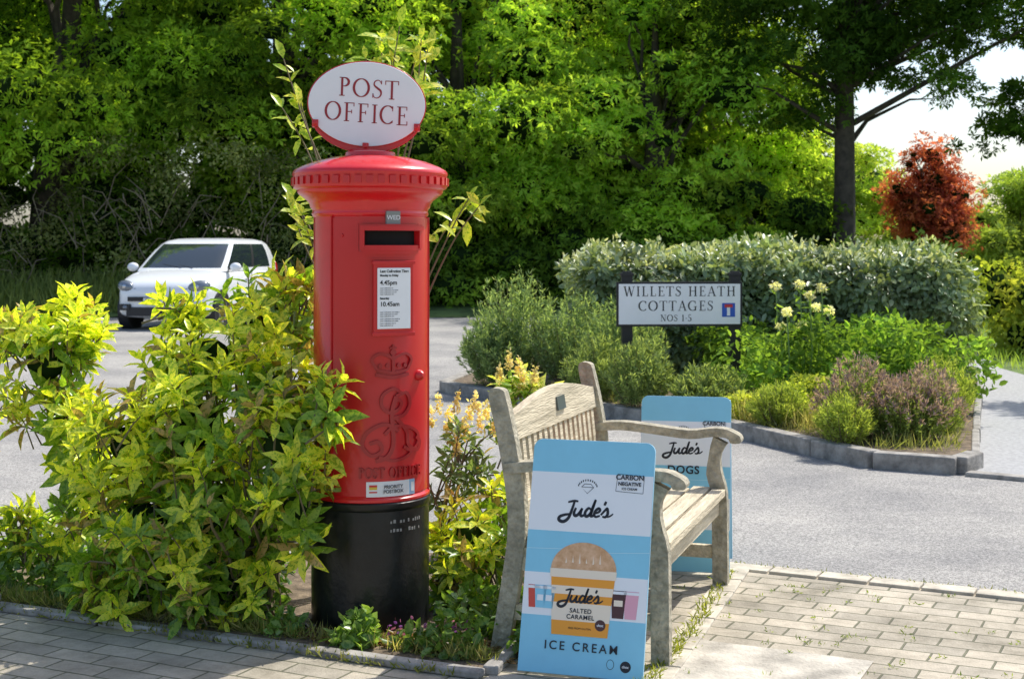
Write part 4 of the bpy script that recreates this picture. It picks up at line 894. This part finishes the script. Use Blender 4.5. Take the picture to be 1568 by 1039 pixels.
blades('blades',P,.16,(.24,.26,.10),(.52,.47,.27),dg,wd=.05,sp=.5)
n=1500; P=np.column_stack([rng.uniform(-.3,3.2,n),np.zeros(n),np.full(n,.08)]); P[:,1]=np.interp(P[:,0],[-.42,1.56,2.2,2.7,3.5],[12.95,10.25,8.75,8.6,10.9])+rng.random(n)*.35
blades('edge_blades',P,.10,(.15,.2,.06),(.40,.40,.18),dg,wd=.06,sp=.6)
pe=empty('perennial_plants'); cl=[]
for i in range(46):
    x=g.uniform(1.7,3.5); y=g.uniform(10.6,12.7); hz=.22+.33*g.random(); cl.append((x,y,hz,.2,.18,.2))
for i in range(14): cl.append((g.uniform(2.9,3.3),g.uniform(10.6,12),.3,.18,.15,.22))
leaves('leaves',*cloud(cl,12000,.06,(.09,.18,.03),(.26,.41,.08),cj=.5),SIX,LEAF,pe)
mb=MB(); heads=[]
for px,py in ((1188,438),(1225,436),(1258,440),(1240,452),(1205,478),(1250,470),(1270,475),(1195,500),(1228,498)):
    t=Vector(W(px,py,11.0+random.uniform(-.2,.3))); mb.tube([(t.x+random.uniform(-.05,.05),t.y+.05,.1),t.lerp(Vector((t.x,t.y,.1)),.5)+Vector((.02,0,0)),t],[.006,.005,.004],4); heads.append((*t,.032,.032,.024))
mb.build('flower_stems',[mat('green_stem',(.2,.3,.1),.7)],pe)
leaves('flower_heads',*cloud(heads,900,.024,(.66,.66,.48),(.85,.85,.68)),Q4,LEAF,pe)
P=np.array([h[:3] for h in heads for k in range(14)]); P[:,2]-=rng.random(len(P))*.5; n=len(P)
leaves('stem_leaves',P,rng.normal(size=(n,3))+[0,0,.4],rng.normal(size=(n,3)),np.full(n,.08),np.full(n,.022),colmix(n,(.16,.28,.06),(.32,.45,.12)),SIX,LEAF,pe)
cl=[(1.95,10.1,.2,.16,.14,.14),(2.15,10.3,.25,.14,.14,.14),(1.7,10.35,.17,.13,.12,.1)]
leaves('golden_leaves',*cloud(cl,2000,.04,(.3,.4,.07),(.56,.6,.14)),SIX,LEAF,pe)
rb=empty('roadside_bush'); cl=[(6.3+g.uniform(-.6,.9),17.5+g.uniform(-.6,.6),g.uniform(.2,.95),.4,.35,.35) for i in range(22)]
leaves('leaves',*cloud(cl,8000,.08,(.22,.32,.04),(.5,.54,.1)),SIX,LEAF,rb); cores('dark_core_blocker',cl,.5,rb)
vg=sheet('verge',[(5.3,6.5),(12,3),(20,12),(14,30),(6.6,30),(6.2,19),(5.35,15.5),(5.25,13),(5.6,9)],.002,GRASS)
n=7000; P=np.column_stack([rng.uniform(5.35,9,n),rng.uniform(10,24,n),np.zeros(n)]); blades('grass',P,.14,(.18,.3,.05),(.38,.5,.14),vg,wd=.08,sp=.4)
cl=[(8.5+g.uniform(-2.5,6),26+g.uniform(-1,1),g.uniform(.2,1.2),.6,.5,.5) for i in range(50)]
e=empty('far_hedge'); leaves('leaves',*cloud(cl,10000,.11,(.12,.2,.04),(.36,.48,.1)),SIX,LEAF,e); cores('dark_core_blocker',cl,.6,e)
